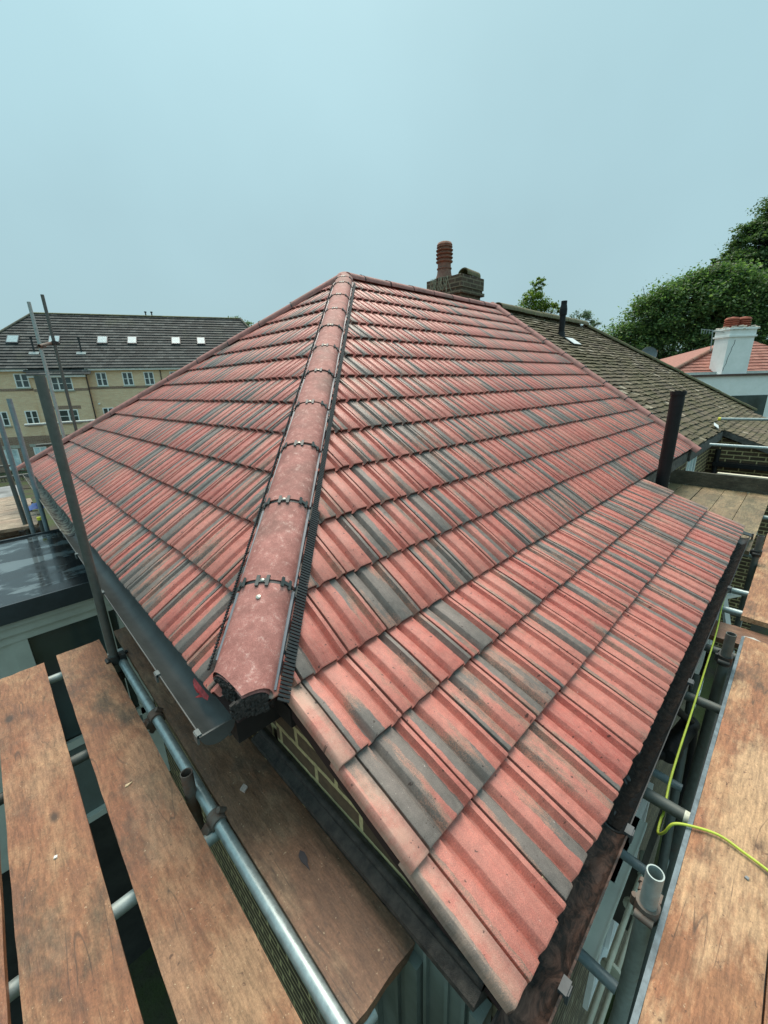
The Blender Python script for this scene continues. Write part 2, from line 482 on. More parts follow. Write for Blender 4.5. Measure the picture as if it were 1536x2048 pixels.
class G:
    def __init__(s):
        s.v = []; s.f = []; s.uv = []; s.c = []

    def add(s, vs, fs, uvs=None, col=None):
        o = len(s.v)
        s.v += [tuple(p) for p in vs]
        for i, f in enumerate(fs):
            s.f.append(tuple(o + k for k in f))
            if uvs is not None:
                s.uv.append([uvs[k] for k in f])
                s.c.append(col)
        return s

    def box(s, x0, x1, y0, y1, z0, z1):
        return s.obox(((x0 + x1) / 2, (y0 + y1) / 2, (z0 + z1) / 2), (abs(x1 - x0) / 2, 0, 0), (0, abs(y1 - y0) / 2, 0), (0, 0, abs(z1 - z0) / 2))

    def obox(s, c, a, b, d):
        c, a, b, d = Vector(c), Vector(a), Vector(b), Vector(d)
        vs = [c + i * a + j * b + k * d for k in (-1, 1) for j in (-1, 1) for i in (-1, 1)]
        fs = [(0, 2, 3, 1), (4, 5, 7, 6), (0, 1, 5, 4), (2, 6, 7, 3), (0, 4, 6, 2), (1, 3, 7, 5)]
        if a.cross(b).dot(d) < 0:
            fs = [f[::-1] for f in fs]
        return s.add(vs, fs)

    def beam(s, p0, p1, w, h, up=(0, 0, 1)):
        p0, p1, up = Vector(p0), Vector(p1), Vector(up)
        t = p1 - p0
        side = t.cross(up).normalized()
        upn = side.cross(t).normalized()
        return s.obox((p0 + p1) / 2, t / 2, side * w / 2, upn * h / 2)

    def prism(s, poly, axis, a0, a1):
        """poly: 2D points; axis 'x': poly=(y,z); 'y': poly=(x,z); 'z': poly=(x,y)"""
        def P(p, t):
            return {'x': (t, p[0], p[1]), 'y': (p[0], t, p[1]), 'z': (p[0], p[1], t)}[axis]
        n = len(poly)
        vs = [P(p, a0) for p in poly] + [P(p, a1) for p in poly]
        fs = [tuple(range(n)), tuple(range(2 * n - 1, n - 1, -1))]
        fs += [(i, i + n, (i + 1) % n + n, (i + 1) % n) for i in range(n)]
        return s.add(vs, fs)

    def tube(s, p0, p1, r, seg=18, hollow=False, r1=None, wall=0.1):
        p0, p1 = Vector(p0), Vector(p1)
        t = (p1 - p0).normalized()
        a = t.orthogonal().normalized()
        b = t.cross(a)
        r1 = r if r1 is None else r1
        cs = [(math.cos(2 * PI * i / seg), math.sin(2 * PI * i / seg)) for i in range(seg)]
        vs = [p0 + (a * c + b * d) * r for c, d in cs] + [p1 + (a * c + b * d) * r1 for c, d in cs]
        n = seg
        fs = [(i, (i + 1) % n, (i + 1) % n + n, i + n) for i in range(n)]
        if not hollow:
            fs += [tuple(range(n - 1, -1, -1)), tuple(range(n, 2 * n))]
            return s.add(vs, fs)
        k = 1 - wall
        vs += [p0 + (a * c + b * d) * r * k for c, d in cs] + [p1 + (a * c + b * d) * r1 * k for c, d in cs]
        fs += [(i + 2 * n, i + 3 * n, (i + 1) % n + 3 * n, (i + 1) % n + 2 * n) for i in range(n)]
        fs += [(i, i + 2 * n, (i + 1) % n + 2 * n, (i + 1) % n) for i in range(n)]
        fs += [(i + n, (i + 1) % n + n, (i + 1) % n + 3 * n, i + 3 * n) for i in range(n)]
        return s.add(vs, fs)

    def lathe(s, base, prof, seg=20, ax=(0, 0, 1)):
        base = Vector(base); ax = Vector(ax).normalized()
        a = ax.orthogonal().normalized(); b = ax.cross(a)
        vs = []
        for r, z in prof:
            for i in range(seg):
                t = 2 * PI * i / seg
                vs.append(base + ax * z + (a * math.cos(t) + b * math.sin(t)) * r)
        fs = []
        for j in range(len(prof) - 1):
            for i in range(seg):
                k = (i + 1) % seg
                fs.append((j * seg + i, j * seg + k, (j + 1) * seg + k, (j + 1) * seg + i))
        fs += [tuple(range(seg - 1, -1, -1)), tuple(range((len(prof) - 1) * seg, len(prof) * seg))]
        return s.add(vs, fs)

    def path(s, pts, r, seg=10):
        pts = [Vector(p) for p in pts]
        vs = []; fs = []
        a = None
        for i, p in enumerate(pts):
            t = (pts[min(i + 1, len(pts) - 1)] - pts[max(i - 1, 0)]).normalized()
            a = t.orthogonal().normalized() if a is None else (a - t * a.dot(t)).normalized()
            b = t.cross(a)
            for k in range(seg):
                w = 2 * PI * k / seg
                vs.append(p + (a * math.cos(w) + b * math.sin(w)) * r)
        for i in range(len(pts) - 1):
            for k in range(seg):
                l = (k + 1) % seg
                fs.append((i * seg + k, i * seg + l, (i + 1) * seg + l, (i + 1) * seg + k))
        fs += [tuple(range(seg - 1, -1, -1)), tuple(range((len(pts) - 1) * seg, len(pts) * seg))]
        return s.add(vs, fs)

    def gutter(s, p0, p1, r, th=0.005, seg=12, up=(0, 0, 1), caps=''):
        p0, p1 = Vector(p0), Vector(p1)
        t = (p1 - p0).normalized()
        sd_ = t.cross(Vector(up)).normalized()
        u = Vector(up)
        n = seg + 1
        vs = []
        for p in (p0, p1):
            for rr in (r, r - th):
                for i in range(n):
                    w = PI + PI * i / seg
                    vs.append(p + sd_ * math.cos(w) * rr + u * math.sin(w) * rr)
        fs = []
        for i in range(seg):
            fs.append((i, i + 1, i + 1 + 2 * n, i + 2 * n))
            fs.append((n + i, n + i + 2 * n, n + i + 1 + 2 * n, n + i + 1))
            fs.append((i, n + i, n + i + 1, i + 1))
            fs.append((i + 2 * n, i + 1 + 2 * n, n + i + 1 + 2 * n, n + i + 2 * n))
        fs.append((0, 2 * n, 3 * n, n)); fs.append((n - 1, 2 * n - 1, 4 * n - 1, 3 * n - 1))
        s.add(vs, fs)
        for c in caps:
            p = p0 if c == '0' else p1
            d = t * 0.004
            a_ = [p - d + sd_ * math.cos(PI + PI * i / seg) * (r + .004) + u * math.sin(PI + PI * i / seg) * (r + .004) for i in range(n)]
            b_ = [q + 2 * d for q in a_]
            s.add(a_ + b_, [tuple(range(n)), tuple(range(2 * n - 1, n - 1, -1))] + [(i, i + n, (i + 1) % n + n, (i + 1) % n) for i in range(n)])
        return s


def build(name, g, mat, parent=None, smooth=None, bis=None, cut=None):
    me = bpy.data.meshes.new(name)
    o = bpy.data.objects.new(name, me)
    COL.objects.link(o)
    off = Vector((0, 0, 0))
    if parent is not None:
        o.parent = parent
        q = parent
        while q is not None:
            off = off + q.location
            q = q.parent
    elif cut is not None:
        off = Vector(cut); o.location = off
    V = np.array(g.v, dtype=float)
    me.from_pydata((V - np.array(off)).tolist(), [], g.f)
    if isinstance(mat, (list, tuple)):
        for mm in mat: me.materials.append(mm)
    else:
        me.materials.append(mat)
    me.update()
    uvl = me.uv_layers.new(name='UVMap')
    nl = len(me.loops)
    if g.uv:
        flat = np.array([c for f in g.uv for p in f for c in p], dtype=np.float32)
        uvl.data.foreach_set('uv', flat)
        ca = me.color_attributes.new('tilec', 'FLOAT_COLOR', 'CORNER')
        cc = np.ones((nl, 4), dtype=np.float32)
        i = 0
        for f, c in zip(g.f, g.c):
            cc[i:i + len(f), :3] = c
            i += len(f)
        ca.data.foreach_set('color', cc.ravel())
    else:
        li = np.empty(nl, dtype=np.int32)
        me.loops.foreach_get('vertex_index', li)
        P = V[li]
        N = np.empty(len(me.polygons) * 3, dtype=np.float32); me.polygons.foreach_get('normal', N)
        lt = np.empty(len(me.polygons), dtype=np.int32); me.polygons.foreach_get('loop_total', lt)
        N = np.repeat(np.abs(N.reshape(-1, 3)), lt, axis=0)
        horiz = N[:, 2] > 0.8
        xf = (N[:, 0] > N[:, 1])
        u = np.where(horiz, P[:, 0], np.where(xf, P[:, 1], P[:, 0]))
        w = np.where(horiz, P[:, 1], P[:, 2])
        uvl.data.foreach_set('uv', np.stack([u, w], 1).astype(np.float32).ravel())
    if bis:
        bm = bmesh.new(); bm.from_mesh(me)
        for co, no in bis:
            bmesh.ops.bisect_plane(bm, geom=bm.verts[:] + bm.edges[:] + bm.faces[:], plane_co=Vector(co) - off, plane_no=no, clear_outer=True)
        bm.to_mesh(me); bm.free()
    if smooth:
        me.polygons.foreach_set('use_smooth', [True] * len(me.polygons))
        me.set_sharp_from_angle(angle=math.radians(smooth))
    return o


def thing(name, label, cat, loc=(0, 0, 0), group=None):
    o = bpy.data.objects.new(name, None)
    o.empty_display_size = 0.1
    COL.objects.link(o)
    o.location = loc
    return tag(o, label, cat, group)


def tag(o, label, cat, group=None):
    o['label'] = label; o['category'] = cat
    if group: o['group'] = group
    return o


def struct(name, g, mat):
    o = build(name, g, mat); o['kind'] = 'structure'
    return o


# ------------------------------------------------------------------ geometry constants of the house
P1 = 0.60085; P2 = 0.37751
GA = 0.345; TW = 0.2335
D, L = 7.632, 7.426
c1, s1 = math.cos(P1), math.sin(P1)
c2, s2 = math.cos(P2), math.sin(P2)
HX = L / 2            # apex plan offset
HZ = HX * math.tan(P1)
PROF = [(.0035, .010), (.0060, .0290), (.0100, .0310), (.0545, .0310), (.0580, .0285), (.0625, .0025), (.0660, 0.0), (.0815, 0.0), (.0845, .0025), (.0960, .0280), (.1000, .0310)]
PROF = PROF + [(u + TW / 2, h) for u, h in PROF[3:-1]] + [(TW - .0045, .0290)]
VPROF = [(.0, .008), (.003, .022), (.012, .0290), (.030, .0265), (.050, .0215), (.060, .0235), (.0680, .0290)]


def tile_course_mesh(g, origin, ud, vd, nd, u_list, v, ln, lift=0.033, head=0.002, verge=(), w=TW, prof=None):
    """one course of interlocking tiles: every tile its own solid strip with a profiled top"""
    origin, ud, vd, nd = Vector(origin), Vector(ud), Vector(vd), Vector(nd)
    pf = prof or PROF
    n = len(pf)
    for i, u0 in enumerate(u_list):
        rnd = random.random(), random.random()
        kind = verge[i] if i < len(verge) else 0.0
        us = round((u0 - u_list[0]) / TW) * TW + round(v / GA) * 7 * TW
        dh = random.uniform(-.0022, .0022); tw = random.uniform(-.0016, .0016)
        dv = random.uniform(-.004, .004); du = random.uniform(-.0008, .0008)
        rows = [(0.0, -0.0155), (0.0, -0.0045), (0.006, 0.0), (ln * .5, 0.0), (ln, 0.0)]
        vs = []; uvs = []
        for (dvv, dn) in rows:
            vv = v + dvv + (dv if dvv < ln else 0)
            base = lift + (head - lift) * (dvv / ln)
            camber = 0.003 * math.sin(PI * dvv / ln)
            for (u, h) in pf:
                hh = base + h + dn + camber + dh * (1 - dvv / ln) + tw * (u / TW - .5)
                if dn == -0.0155:
                    hh = base + h * 0.9 - 0.0155 + dh + tw * (u / TW - .5)
                vs.append(origin + ud * (u0 + u + du) + vd * vv + nd * hh)
                uvs.append((us + u, v + dvv))
        fs = []
        for r in range(1, len(rows) - 1):
            for k in range(n - 1):
                fs.append((r * n + k, r * n + k + 1, (r + 1) * n + k + 1, (r + 1) * n + k))
        g.add(vs, fs, uvs, (rnd[0], rnd[1], kind))
        # raw concrete front edge and side skirts, coloured extra dark to deepen lap shade
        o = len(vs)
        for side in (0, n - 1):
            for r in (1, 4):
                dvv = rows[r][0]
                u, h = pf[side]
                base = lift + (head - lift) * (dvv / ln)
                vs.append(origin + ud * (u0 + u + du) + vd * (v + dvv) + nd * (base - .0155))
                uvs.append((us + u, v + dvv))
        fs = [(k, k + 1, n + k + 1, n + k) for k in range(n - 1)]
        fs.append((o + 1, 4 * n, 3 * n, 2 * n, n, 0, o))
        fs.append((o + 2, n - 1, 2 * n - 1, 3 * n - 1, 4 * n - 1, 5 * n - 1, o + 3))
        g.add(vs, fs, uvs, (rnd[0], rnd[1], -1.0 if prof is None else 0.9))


def plain_tiles(g, origin, ud, vd, nd, ulen, vlen, w, gauge, th=0.014, lift=0.02, jit=1.0, skip=None):
    origin, ud, vd, nd = Vector(origin), Vector(ud), Vector(vd), Vector(nd)
    nv = int(vlen / gauge) + 1
    for r in range(nv):
        v0 = r * gauge
        off = (r % 2) * w * .5
        n = int(ulen / w) + 2
        wave = [random.uniform(-.004, .004) * jit for _ in range(n)]
        for i in range(n):
            u0 = i * w - off
            if skip and skip(u0 + w / 2, v0): continue
            j = wave[i]
            dl = random.uniform(-.01, .01) * jit if random.random() < .8 else random.uniform(-.03, .03) * jit
            g0 = .003
            a = lift + j; b = .003
            ln = gauge * 1.25
            vs = []
            for (uu, vv, hh) in ((u0 + g0, v0 + dl, a), (u0 + w - g0, v0 + dl, a + random.uniform(-.004, .004) * jit), (u0 + w - g0, v0 + ln, b), (u0 + g0, v0 + ln, b)):
                vs.append(origin + ud * uu + vd * vv + nd * hh)
            vs += [p - nd * th for p in vs]
            g.add(vs, [(0, 1, 2, 3), (0, 4, 5, 1), (1, 5, 6, 2), (3, 7, 4, 0)])


def arc_tile(g, p0, p1, up, r=0.135, rise=0.085, th=0.012, seg=14, sink=0.0, taper=0.0):
    """half-round capping tile between p0 and p1 (points on the hip line)"""
    p0, p1, up = Vector(p0), Vector(p1), Vector(up)
    t = (p1 - p0).normalized()
    a = t.cross(up).normalized(); n = a.cross(t).normalized()
    n = n if n.z > 0 else -n
    vs = []
    m_ = seg + 1
    for p in (p0, p1):
        for k in (0, 1):
            tf = 1 + (taper if p is p0 else -taper)
            rr = r * tf - k * th; hh = rise * tf - k * th
            for i in range(m_):
                w = PI * i / seg
                vs.append(p + a * math.cos(w) * rr + n * (math.sin(w) ** 0.8 * hh - sink - (0.004 if i in (0, seg) else 0)))
    fs = []
    for i in range(seg):
        fs.append((i, i + 2 * m_, i + 1 + 2 * m_, i + 1))
        fs.append((m_ + i, m_ + i + 1, m_ + i + 1 + 2 * m_, m_ + i + 2 * m_))
        fs.append((i, i + 1, m_ + i + 1, m_ + i))
        fs.append((i + 2 * m_, m_ + i + 2 * m_, m_ + i + 1 + 2 * m_, i + 1 + 2 * m_))
    fs.append((0, m_, 3 * m_, 2 * m_)); fs.append((seg, seg + 2 * m_, seg + 3 * m_, seg + m_))
    g.add(vs, fs)
    return a, n, t


# ------------------------------------------------------------------ ground
GZ = -5.3
struct('ground', G().add([(-600, -600, GZ), (600, -600, GZ), (600, 600, GZ), (-600, 600, GZ)], [(0, 1, 2, 3)]), gr_m)
struct('yard_paving', G().box(-4, 12, -4.5, -1.0, GZ, GZ + .06), plain('wet_concrete', (0.055, 0.055, 0.05), 0.7, 0, 0.5, 3, 0.3))

# ------------------------------------------------------------------ the house with the new tiled roof
house = thing('tiled_house', 'brick house whose hipped roof has new striped red and grey concrete tiles', 'house', (3.7, 3.7, GZ))
UPX = Vector((0, c1, s1)); NX = Vector((0, -s1, c1))
UPY = Vector((c1, 0, s1)); NY = Vector((-s1, 0, c1))
UPE = Vector((0, c2, s2)); NE = Vector((0, -s2, c2))

# right-hand slope
g = G()
U0 = 0.263 - 2 * TW
cols = [U0 + i * TW for i in range(int((D - U0) / TW) + 2)]
for k in range(13):
    v = k * GA
    lo = v * c1 - 0.35
    ul = [u for u in cols if u + TW > lo - TW]
    tile_course_mesh(g, (0, 0, 0), (1, 0, 0), UPX, NX, ul, v, 0.385 if k < 12 else 0.35)
hipn = Vector((-1, 1, 0)).normalized()
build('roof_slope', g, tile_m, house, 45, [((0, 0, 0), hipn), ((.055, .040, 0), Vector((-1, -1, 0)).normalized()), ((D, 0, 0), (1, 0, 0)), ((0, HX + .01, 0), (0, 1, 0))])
# left-hand slope (hip end)
g = G()
cl = [-.08 + i * TW for i in range(int(L / TW) + 2)]
for k in range(13):
    v = k * GA
    lo = v * c1 - .3
    ul = [u for u in cl if lo - TW < u < L - lo + TW]
    v += .022 if k == 0 else 0
    tile_course_mesh(g, (0, 0, 0), (0, 1, 0), UPY, NY, ul, v, (0.385 if k < 12 else 0.35) - (.022 if k == 0 else 0))
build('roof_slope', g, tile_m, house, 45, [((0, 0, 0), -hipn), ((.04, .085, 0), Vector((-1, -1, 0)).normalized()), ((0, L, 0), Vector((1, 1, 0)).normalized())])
# rear slope, out of sight of the camera
g = G()
for k in range(13):
    v = k * GA
    ul = [i * TW for i in range(int(D / TW) + 1)]
    tile_course_mesh(g, (D, L, 0), (-1, 0, 0), (0, -c1, s1), (0, s1, c1), ul, v, 0.385 if k < 12 else 0.35)
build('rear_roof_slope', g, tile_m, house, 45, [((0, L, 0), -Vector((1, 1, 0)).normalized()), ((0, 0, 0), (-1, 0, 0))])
# extension slope: verge tile strip, whole tiles, last tile
g = G()
XV, XE = 0.192, 4.845
for k in (1, 2, 3):
    v = -k * GA
    sh = 0.0015 * k
    ul = [0.263 + i * TW + sh for i in range(20)]
    vg = [0.0] * 19 + [0.35]
    tile_course_mesh(g, (0, 0, 0), (1, 0, 0), UPE, NE, [XV + .001 + sh], v, 0.385, lift=0.034, verge=[0.62], prof=VPROF)
    tile_course_mesh(g, (0, 0, 0), (1, 0, 0), UPE, NE, ul, v, 0.385, lift=0.034, verge=vg)
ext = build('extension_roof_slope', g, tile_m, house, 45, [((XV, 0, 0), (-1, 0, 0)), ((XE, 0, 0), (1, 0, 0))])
# underlay and roof body below the tiles
g = G()
A = Vector((HX, HX, HZ)); B = Vector((D, HX, HZ)); dz = Vector((0, 0, -.022))
pts = [Vector((0.02, .02, 0)) + dz, Vector((D, 0.02, 0)) + dz, B + dz, A + dz, Vector((.02, L - .02, 0)) + dz, Vector((D, L - .02, 0)) + dz]
g.add(pts, [(0, 1, 2, 3), (0, 3, 4), (3, 2, 5, 4), (1, 5, 2), (0, 4, 5, 1)])
g.prism([(0.0, -.022), (-3 * GA * c2 + .02, -3 * GA * s2 - .012), (-3 * GA * c2 + .02, -3 * GA * s2 - .03), (0, -.09)], 'x', XV + .015, XE - .015)
build('roof_underlay', g, under_m, house)

# party line closing wall of this half (under the roof)
g = G()
g.box(.25, D, .16, L - .2, GZ, -.10)
build('brick_wall', g, brick_m, house)
g = G()
g.prism([(.16, -.06), (.16, GZ), (-.93, GZ), (-.93, -.93 * math.tan(P2) - .07), (-.93, -.93 * math.tan(P2) - .045)], 'x', .235, 4.80)
build('extension_wall', g, brick_ext, house)
g = G()
g.prism([(.16, -.05), (.16, -.62), (-.90, -.62), (-.90, -.93 * math.tan(P2) - .035)], 'x', .225, .2348)
build('gable_wall', g, brick_m, house)
# black moulded ledge along the gable wall
g = G()
g.prism([(.152, -.392), (.156, -.380), (.185, -.372), (.198, -.358), (.208, -.352), (.222, -.355), (.2249, -.455)], 'y', -.90, .275)
g.tube((.203, -.90, -.364), (.203, .275, -.364), .015, 10)
build('black_ledge', g, plain('wet_black_timber', (0.026, 0.022, 0.018), 0.5, 0, 1.2, 34, 1.0), house, 40)
# black boxes standing in for the shaded void under the eaves corner
g = G()
g.box(.035, .26, .085, .16, -.175, -.045)
g.box(.20, .2245, -.03, .085, -.14, -.05)
build('eaves_void_box', g, plain('eaves_void_black', (0.012, 0.011, 0.010), 0.8, 0, 0.5, 9), house)
# main eaves fascia at right of extension, fascia on the left
g = G(); g.box(4.86, D, .02, .05, -.20, -.035); build('fascia_board', g, fasc_m, house)
g = G(); g.box(.028, .058, .16, L - .1, -.19, -.04); build('fascia_board', g, gut_new, house)
g = G(); g.box(4.86, D, .05, .16, -.20, -.185); build('soffit', g, fasc_m, house)
build('soffit', G().box(.058, .25, .165, L - .2, -.19, -.175), fasc_m, house)

# clip, screws, seal, combs on the hips
HD = Vector((1, 1, math.tan(P1))).normalized()


def hip_line(name_root, o, hd, upv, length, joints, near, lift=0.012, r=0.138, rise=0.085, mat=hip_m, detail=True, start=0.0):
    o = Vector(o); hd = Vector(hd).normalized()
    side = hd.cross(Vector((0, 0, 1))).normalized()
    n = side.cross(hd); n = n if n.z > 0 else -n
    base = o + n * lift
    js = [start] + joints + [length]
    for i in range(len(js) - 1):
        g = G()
        a, b = js[i] + (.007 if i else 0), js[i + 1] - .007
        jl = Vector((random.uniform(-.002, .002), random.uniform(-.002, .002), random.uniform(-.002, .003)))
        arc_tile(g, base + hd * a + jl, base + hd * b + jl, n, r, rise, taper=.035)
        bis = None
        if near and i == 0:
            # mitred front end following both eaves
            bis = [((.038, -.008, 0), Vector((-1, -.125, 0)).normalized()), ((.038, -.008, 0), Vector((-.20, -.97, 0)).normalized())]
        build('hip_tile' if near or name_root == 'hip_tile' else name_root, g, mat, house, 50, bis)
    for j in joints:
        g = G(); gc = G(); gs = G()
        arc_tile(g, base + hd * (j - .010), base + hd * (j + .010), n, r - .004, rise - .004, .014, 14)
        so_ = build('joint_seal', g, black_m, house, 50)
        top = base + hd * j + n * (rise + .001)
        if detail:
            def clip(c, nn, ss, k=1.0):
                gc = G()
                gc.obox(c, hd * .010 * k, ss * .026 * k, nn * .004)
                for q in (-1, 1):
                    gc.obox(c + ss * q * .022 * k, hd * .028 * k, ss * .0075 * k, nn * .0045)
                build('ridge_clip', gc, clip_m, so_)
            clip(top, n, side)
            for q in (-1, 1):
                w = PI * (.5 + q * .30)
                c = base + hd * j + side * math.cos(w) * (r + .001) + n * (math.sin(w) ** .8 * rise + .002)
                tn = (side * math.cos(w) * 1.0 + n * math.sin(w) * 1.2).normalized()
                clip(c, tn, tn.cross(hd).normalized(), .85)
                c = base + hd * j + side * q * (r + .012) - n * .012
                build('side_clip', G().obox(c, hd * .030, side * .020, n * .006), clip_m, so_)
            gs.lathe(top + n * .004, [(.0085, 0), (.0085, .002), (.004, .004)], 12, n)
            build('screw', gs, screw_m, so_, 40)
            if j == joints[0] and near:
                build('screw', G().lathe(base + hd * (j - .085) + n * (rise + .000), [(.0105, 0), (.0105, .003), (.004, .005)], 14, n), screw_m, so_, 40)
        else:
            build('ridge_clip', G().obox(top, hd * .016, side * .02, n * .008), clip_m, so_)
    return base, hd, side, n


HL = HX / HD.x
jn = [.56 + .535 * i for i in range(10)] + [5.66]
base, hd, side, n = hip_line('hip_tile', (0, 0, 0), HD, None, HL + .10, [j for j in jn], True, start=-.16, r=.121, rise=.078, lift=.008)
# rails and combs each side of the near hip
for q in (-1, 1):
    g = G(); gc = G()
    o0 = base + side * q * .124 - n * .000
    s0 = .10 if q > 0 else .22
    prev = s0
    for j in jn:
        g.obox(o0 + hd * (prev + j) / 2, hd * ((j - prev) / 2 - .012), side * .006, n * .010)
        prev = j
    nn, = (NX if q * side.y < 0 else NY),
    # across-slope direction lying in the tile plane, perpendicular to the hip
    d = nn.cross(hd).normalized()
    if d.dot(side * q) < 0: d = -d
    s = s0 - .02
    while s < 5.6:
        wdt = (.048 if s < 1.1 else .032) if q > 0 else .015
        p = Vector((0, 0, 0)) + hd * s + nn * .074 + d * .122
        dd = (d - nn * .30).normalized()
        gc.obox(p + dd * wdt * .5, hd * .0045, dd * wdt * .5, nn * .004)
        s += .0150
    build('comb_rail', g, rail_m, house)
    build('comb_strip', gc, black_m, house)

# mortar bedding under the lowest hip tile
g = G()
mp_ = [(-.118, -.045), (0, .015), (.118, -.045)] + [(math.cos(PI * i / 14) * .110, math.sin(PI * i / 14) ** .8 * .066) for i in range(15)]
vs_ = [base + hd * t_ + side * x_ + n * z_ for t_ in (-.20, .20) for x_, z_ in mp_]
k_ = len(mp_)
g.add(vs_, [tuple(range(k_)), tuple(range(2 * k_ - 1, k_ - 1, -1))] + [(i, i + k_, (i + 1) % k_ + k_, (i + 1) % k_) for i in range(k_)])
bm_ = build('mortar_bedding', g, mortar_m, house, 60, None)
_b = bmesh.new(); _b.from_mesh(bm_.data)
for co_, no_ in (((.041, -.005, 0), Vector((-1, -.125, 0)).normalized()), ((.041, -.005, 0), Vector((-.20, -.97, 0)).normalized())):
    gg_ = bmesh.ops.bisect_plane(_b, geom=_b.verts[:] + _b.edges[:] + _b.faces[:], plane_co=Vector(co_) - house.location, plane_no=no_, clear_outer=True)
    bmesh.ops.holes_fill(_b, edges=[e for e in gg_['geom_cut'] if isinstance(e, bmesh.types.BMEdge)])
_b.to_mesh(bm_.data); _b.free()
g = G()
rr = random.Random(3)
for i in range(620):
    t_ = rr.uniform(-.10, .10); h_ = rr.uniform(.012 - .5 * abs(t_), .062 * (1 - (abs(t_) / .12) ** 2))
    c = base + side * t_ + n * h_
    pn = Vector((-.20, -.97, 0)).normalized() if t_ * side.x > 0 else Vector((-1, -.125, 0)).normalized()
    c = c + hd * ((Vector((.041, -.005, 0)) - c).dot(pn) / hd.dot(pn)) + pn * rr.uniform(-.003, .003)
    q = rr.uniform(.0025, .008)
    g.obox(c, (q, 0, q * .3), (0, q, 0), (-q * .2, 0, q))
build('mortar_crumbs', g, mortar_m, house)['kind'] = 'stuff'

# far hip
HD2 = Vector((1, -1, math.tan(P1))).normalized()
hip_line('hip_tile', (0, L, 0), HD2, None, HL, [.2 + .535 * i for i in range(10)], False, detail=False, start=-.12, mat=fr_m, r=.125, rise=.085)
hip_line('ridge_tile', (HX, HX, HZ), (1, 0, 0), None, D - HX + .12, [.30 + .52 * i for i in range(7)], False, detail=False, start=.02, mat=fr_m, r=.118, rise=.085, lift=.01)
ve = hip_line('party_line_tile', (D + .01, -.0, 0), UPX, None, HX / c1 + .10, [.36 + .465 * i for i in range(9)], False, detail=False, start=-.09, mat=fr_m, r=.105, rise=.072, lift=.035)

# gutters of the house
g = G(); g.gutter((-.030, .085, -.045), (-.030, 3.30, -.052), .062, .004, 16, caps='0')
gb = build('new_gutter', g, gut_new, house, 40)
gbm = plain('grey_bracket', (0.10, 0.125, 0.125), 0.4, 0, .2, 20)
for y in (.105, .56, 1.62, 2.5):
    g = G()
    g.obox((-.093, y, -.046), (.008, 0, 0), (0, .017, 0), (0, 0, .007))
    g.obox((-.100, y, -.060), (.004, 0, 0), (0, .017, 0), (0, 0, .018))
    build('gutter_clip', g, gbm, house)
g = G(); g.gutter((-.030, 3.30, -.050), (-.030, L + .05, -.06), .066, .007, 16)
build('old_gutter', g, lich_m, house, 40)
g = G(); g.box(-.088, .03, 3.26, 3.34, -.112, -.104); build('gutter_union', g, gut_new, house)

YG = -.990
g = G(); g.gutter((.93, YG, -.425), (4.95, YG, -.435), .050, .004, 14)
build('black_gutter', g, black_m, house, 40)
g = G(); g.gutter((.12, YG, -.422), (.93, YG, -.425), .054, .006, 14)
build('rusty_gutter', g, deb2_m, house, 40)


def lumpy(name, x0, x1, mat, seed, w=.043):
    rr = random.Random(seed)
    g = G()
    nx, ny = int((x1 - x0) / .012), 9
    for i in range(nx + 1):
        for j in range(ny):
            x = x0 + (x1 - x0) * i / nx
            y = YG - w + 2 * w * j / (ny - 1)
            z = -.466 + .004 * math.sin(x * 31 + j) + rr.uniform(-.0035, .0035) + .014 * abs((j - 4) / 4.0) ** 2
            g.v.append((x, y, z))
    for i in range(nx):
        for j in range(ny - 1):
            a = i * ny + j
            g.f.append((a, a + ny, a + ny + 1, a + 1))
    build(name, g, mat, house, 60)


lumpy('gutter_debris', .94, 4.7, deb_m, 4)
lumpy('gutter_residue', .13, .92, deb2_m, 6, .047)
gbm = plain('grey_bracket_plastic', (0.07, 0.08, 0.085), 0.5, 0, .3, 20)
for x in (.375, .93, 1.98, 3.4):
    build('gutter_clip', G().box(x - .02, x + .02, -1.052, -1.030, -.432, -.416).box(x - .014, x + .014, -1.056, -1.048, -.46, -.42), gbm, house)
g = G()   # hanging end of the black gutter
g.obox((4.99, -1.00, -.44), (.05, 0, 0), (0, .05, .01), (0, -.001, .004)); g.tube((5.0, -1.05, -.43), (5.03, -1.05, -.50), .008, 8)
build('gutter_outlet', g, black_m, house)
# torn red underlay at the left eave
g = G()
rr = random.Random(9)
pts = [(-.002, .22, -.012)]
for i in range(13):
    t = i / 12
    pts.append((-.004 - (.034 if i in (4,) else .006 + .012 * math.sin(t * PI)) * (1 if i % 2 == 0 else .62), .22 + .15 * t, -.026 - .006 * (i % 2)))
pts.append((-.002, .37, -.012))
n_ = len(pts)
g.add(pts + [(x, y, z - .002) for x, y, z in pts], [tuple(range(n_)), tuple(range(2 * n_ - 1, n_ - 1, -1))] + [(i, i + n_, (i + 1) % n_ + n_, (i + 1) % n_) for i in range(n_)])
build('torn_underlay', g, plain('red_membrane', (0.42, 0.05, 0.055), 0.6, 0, .4, 30), house)

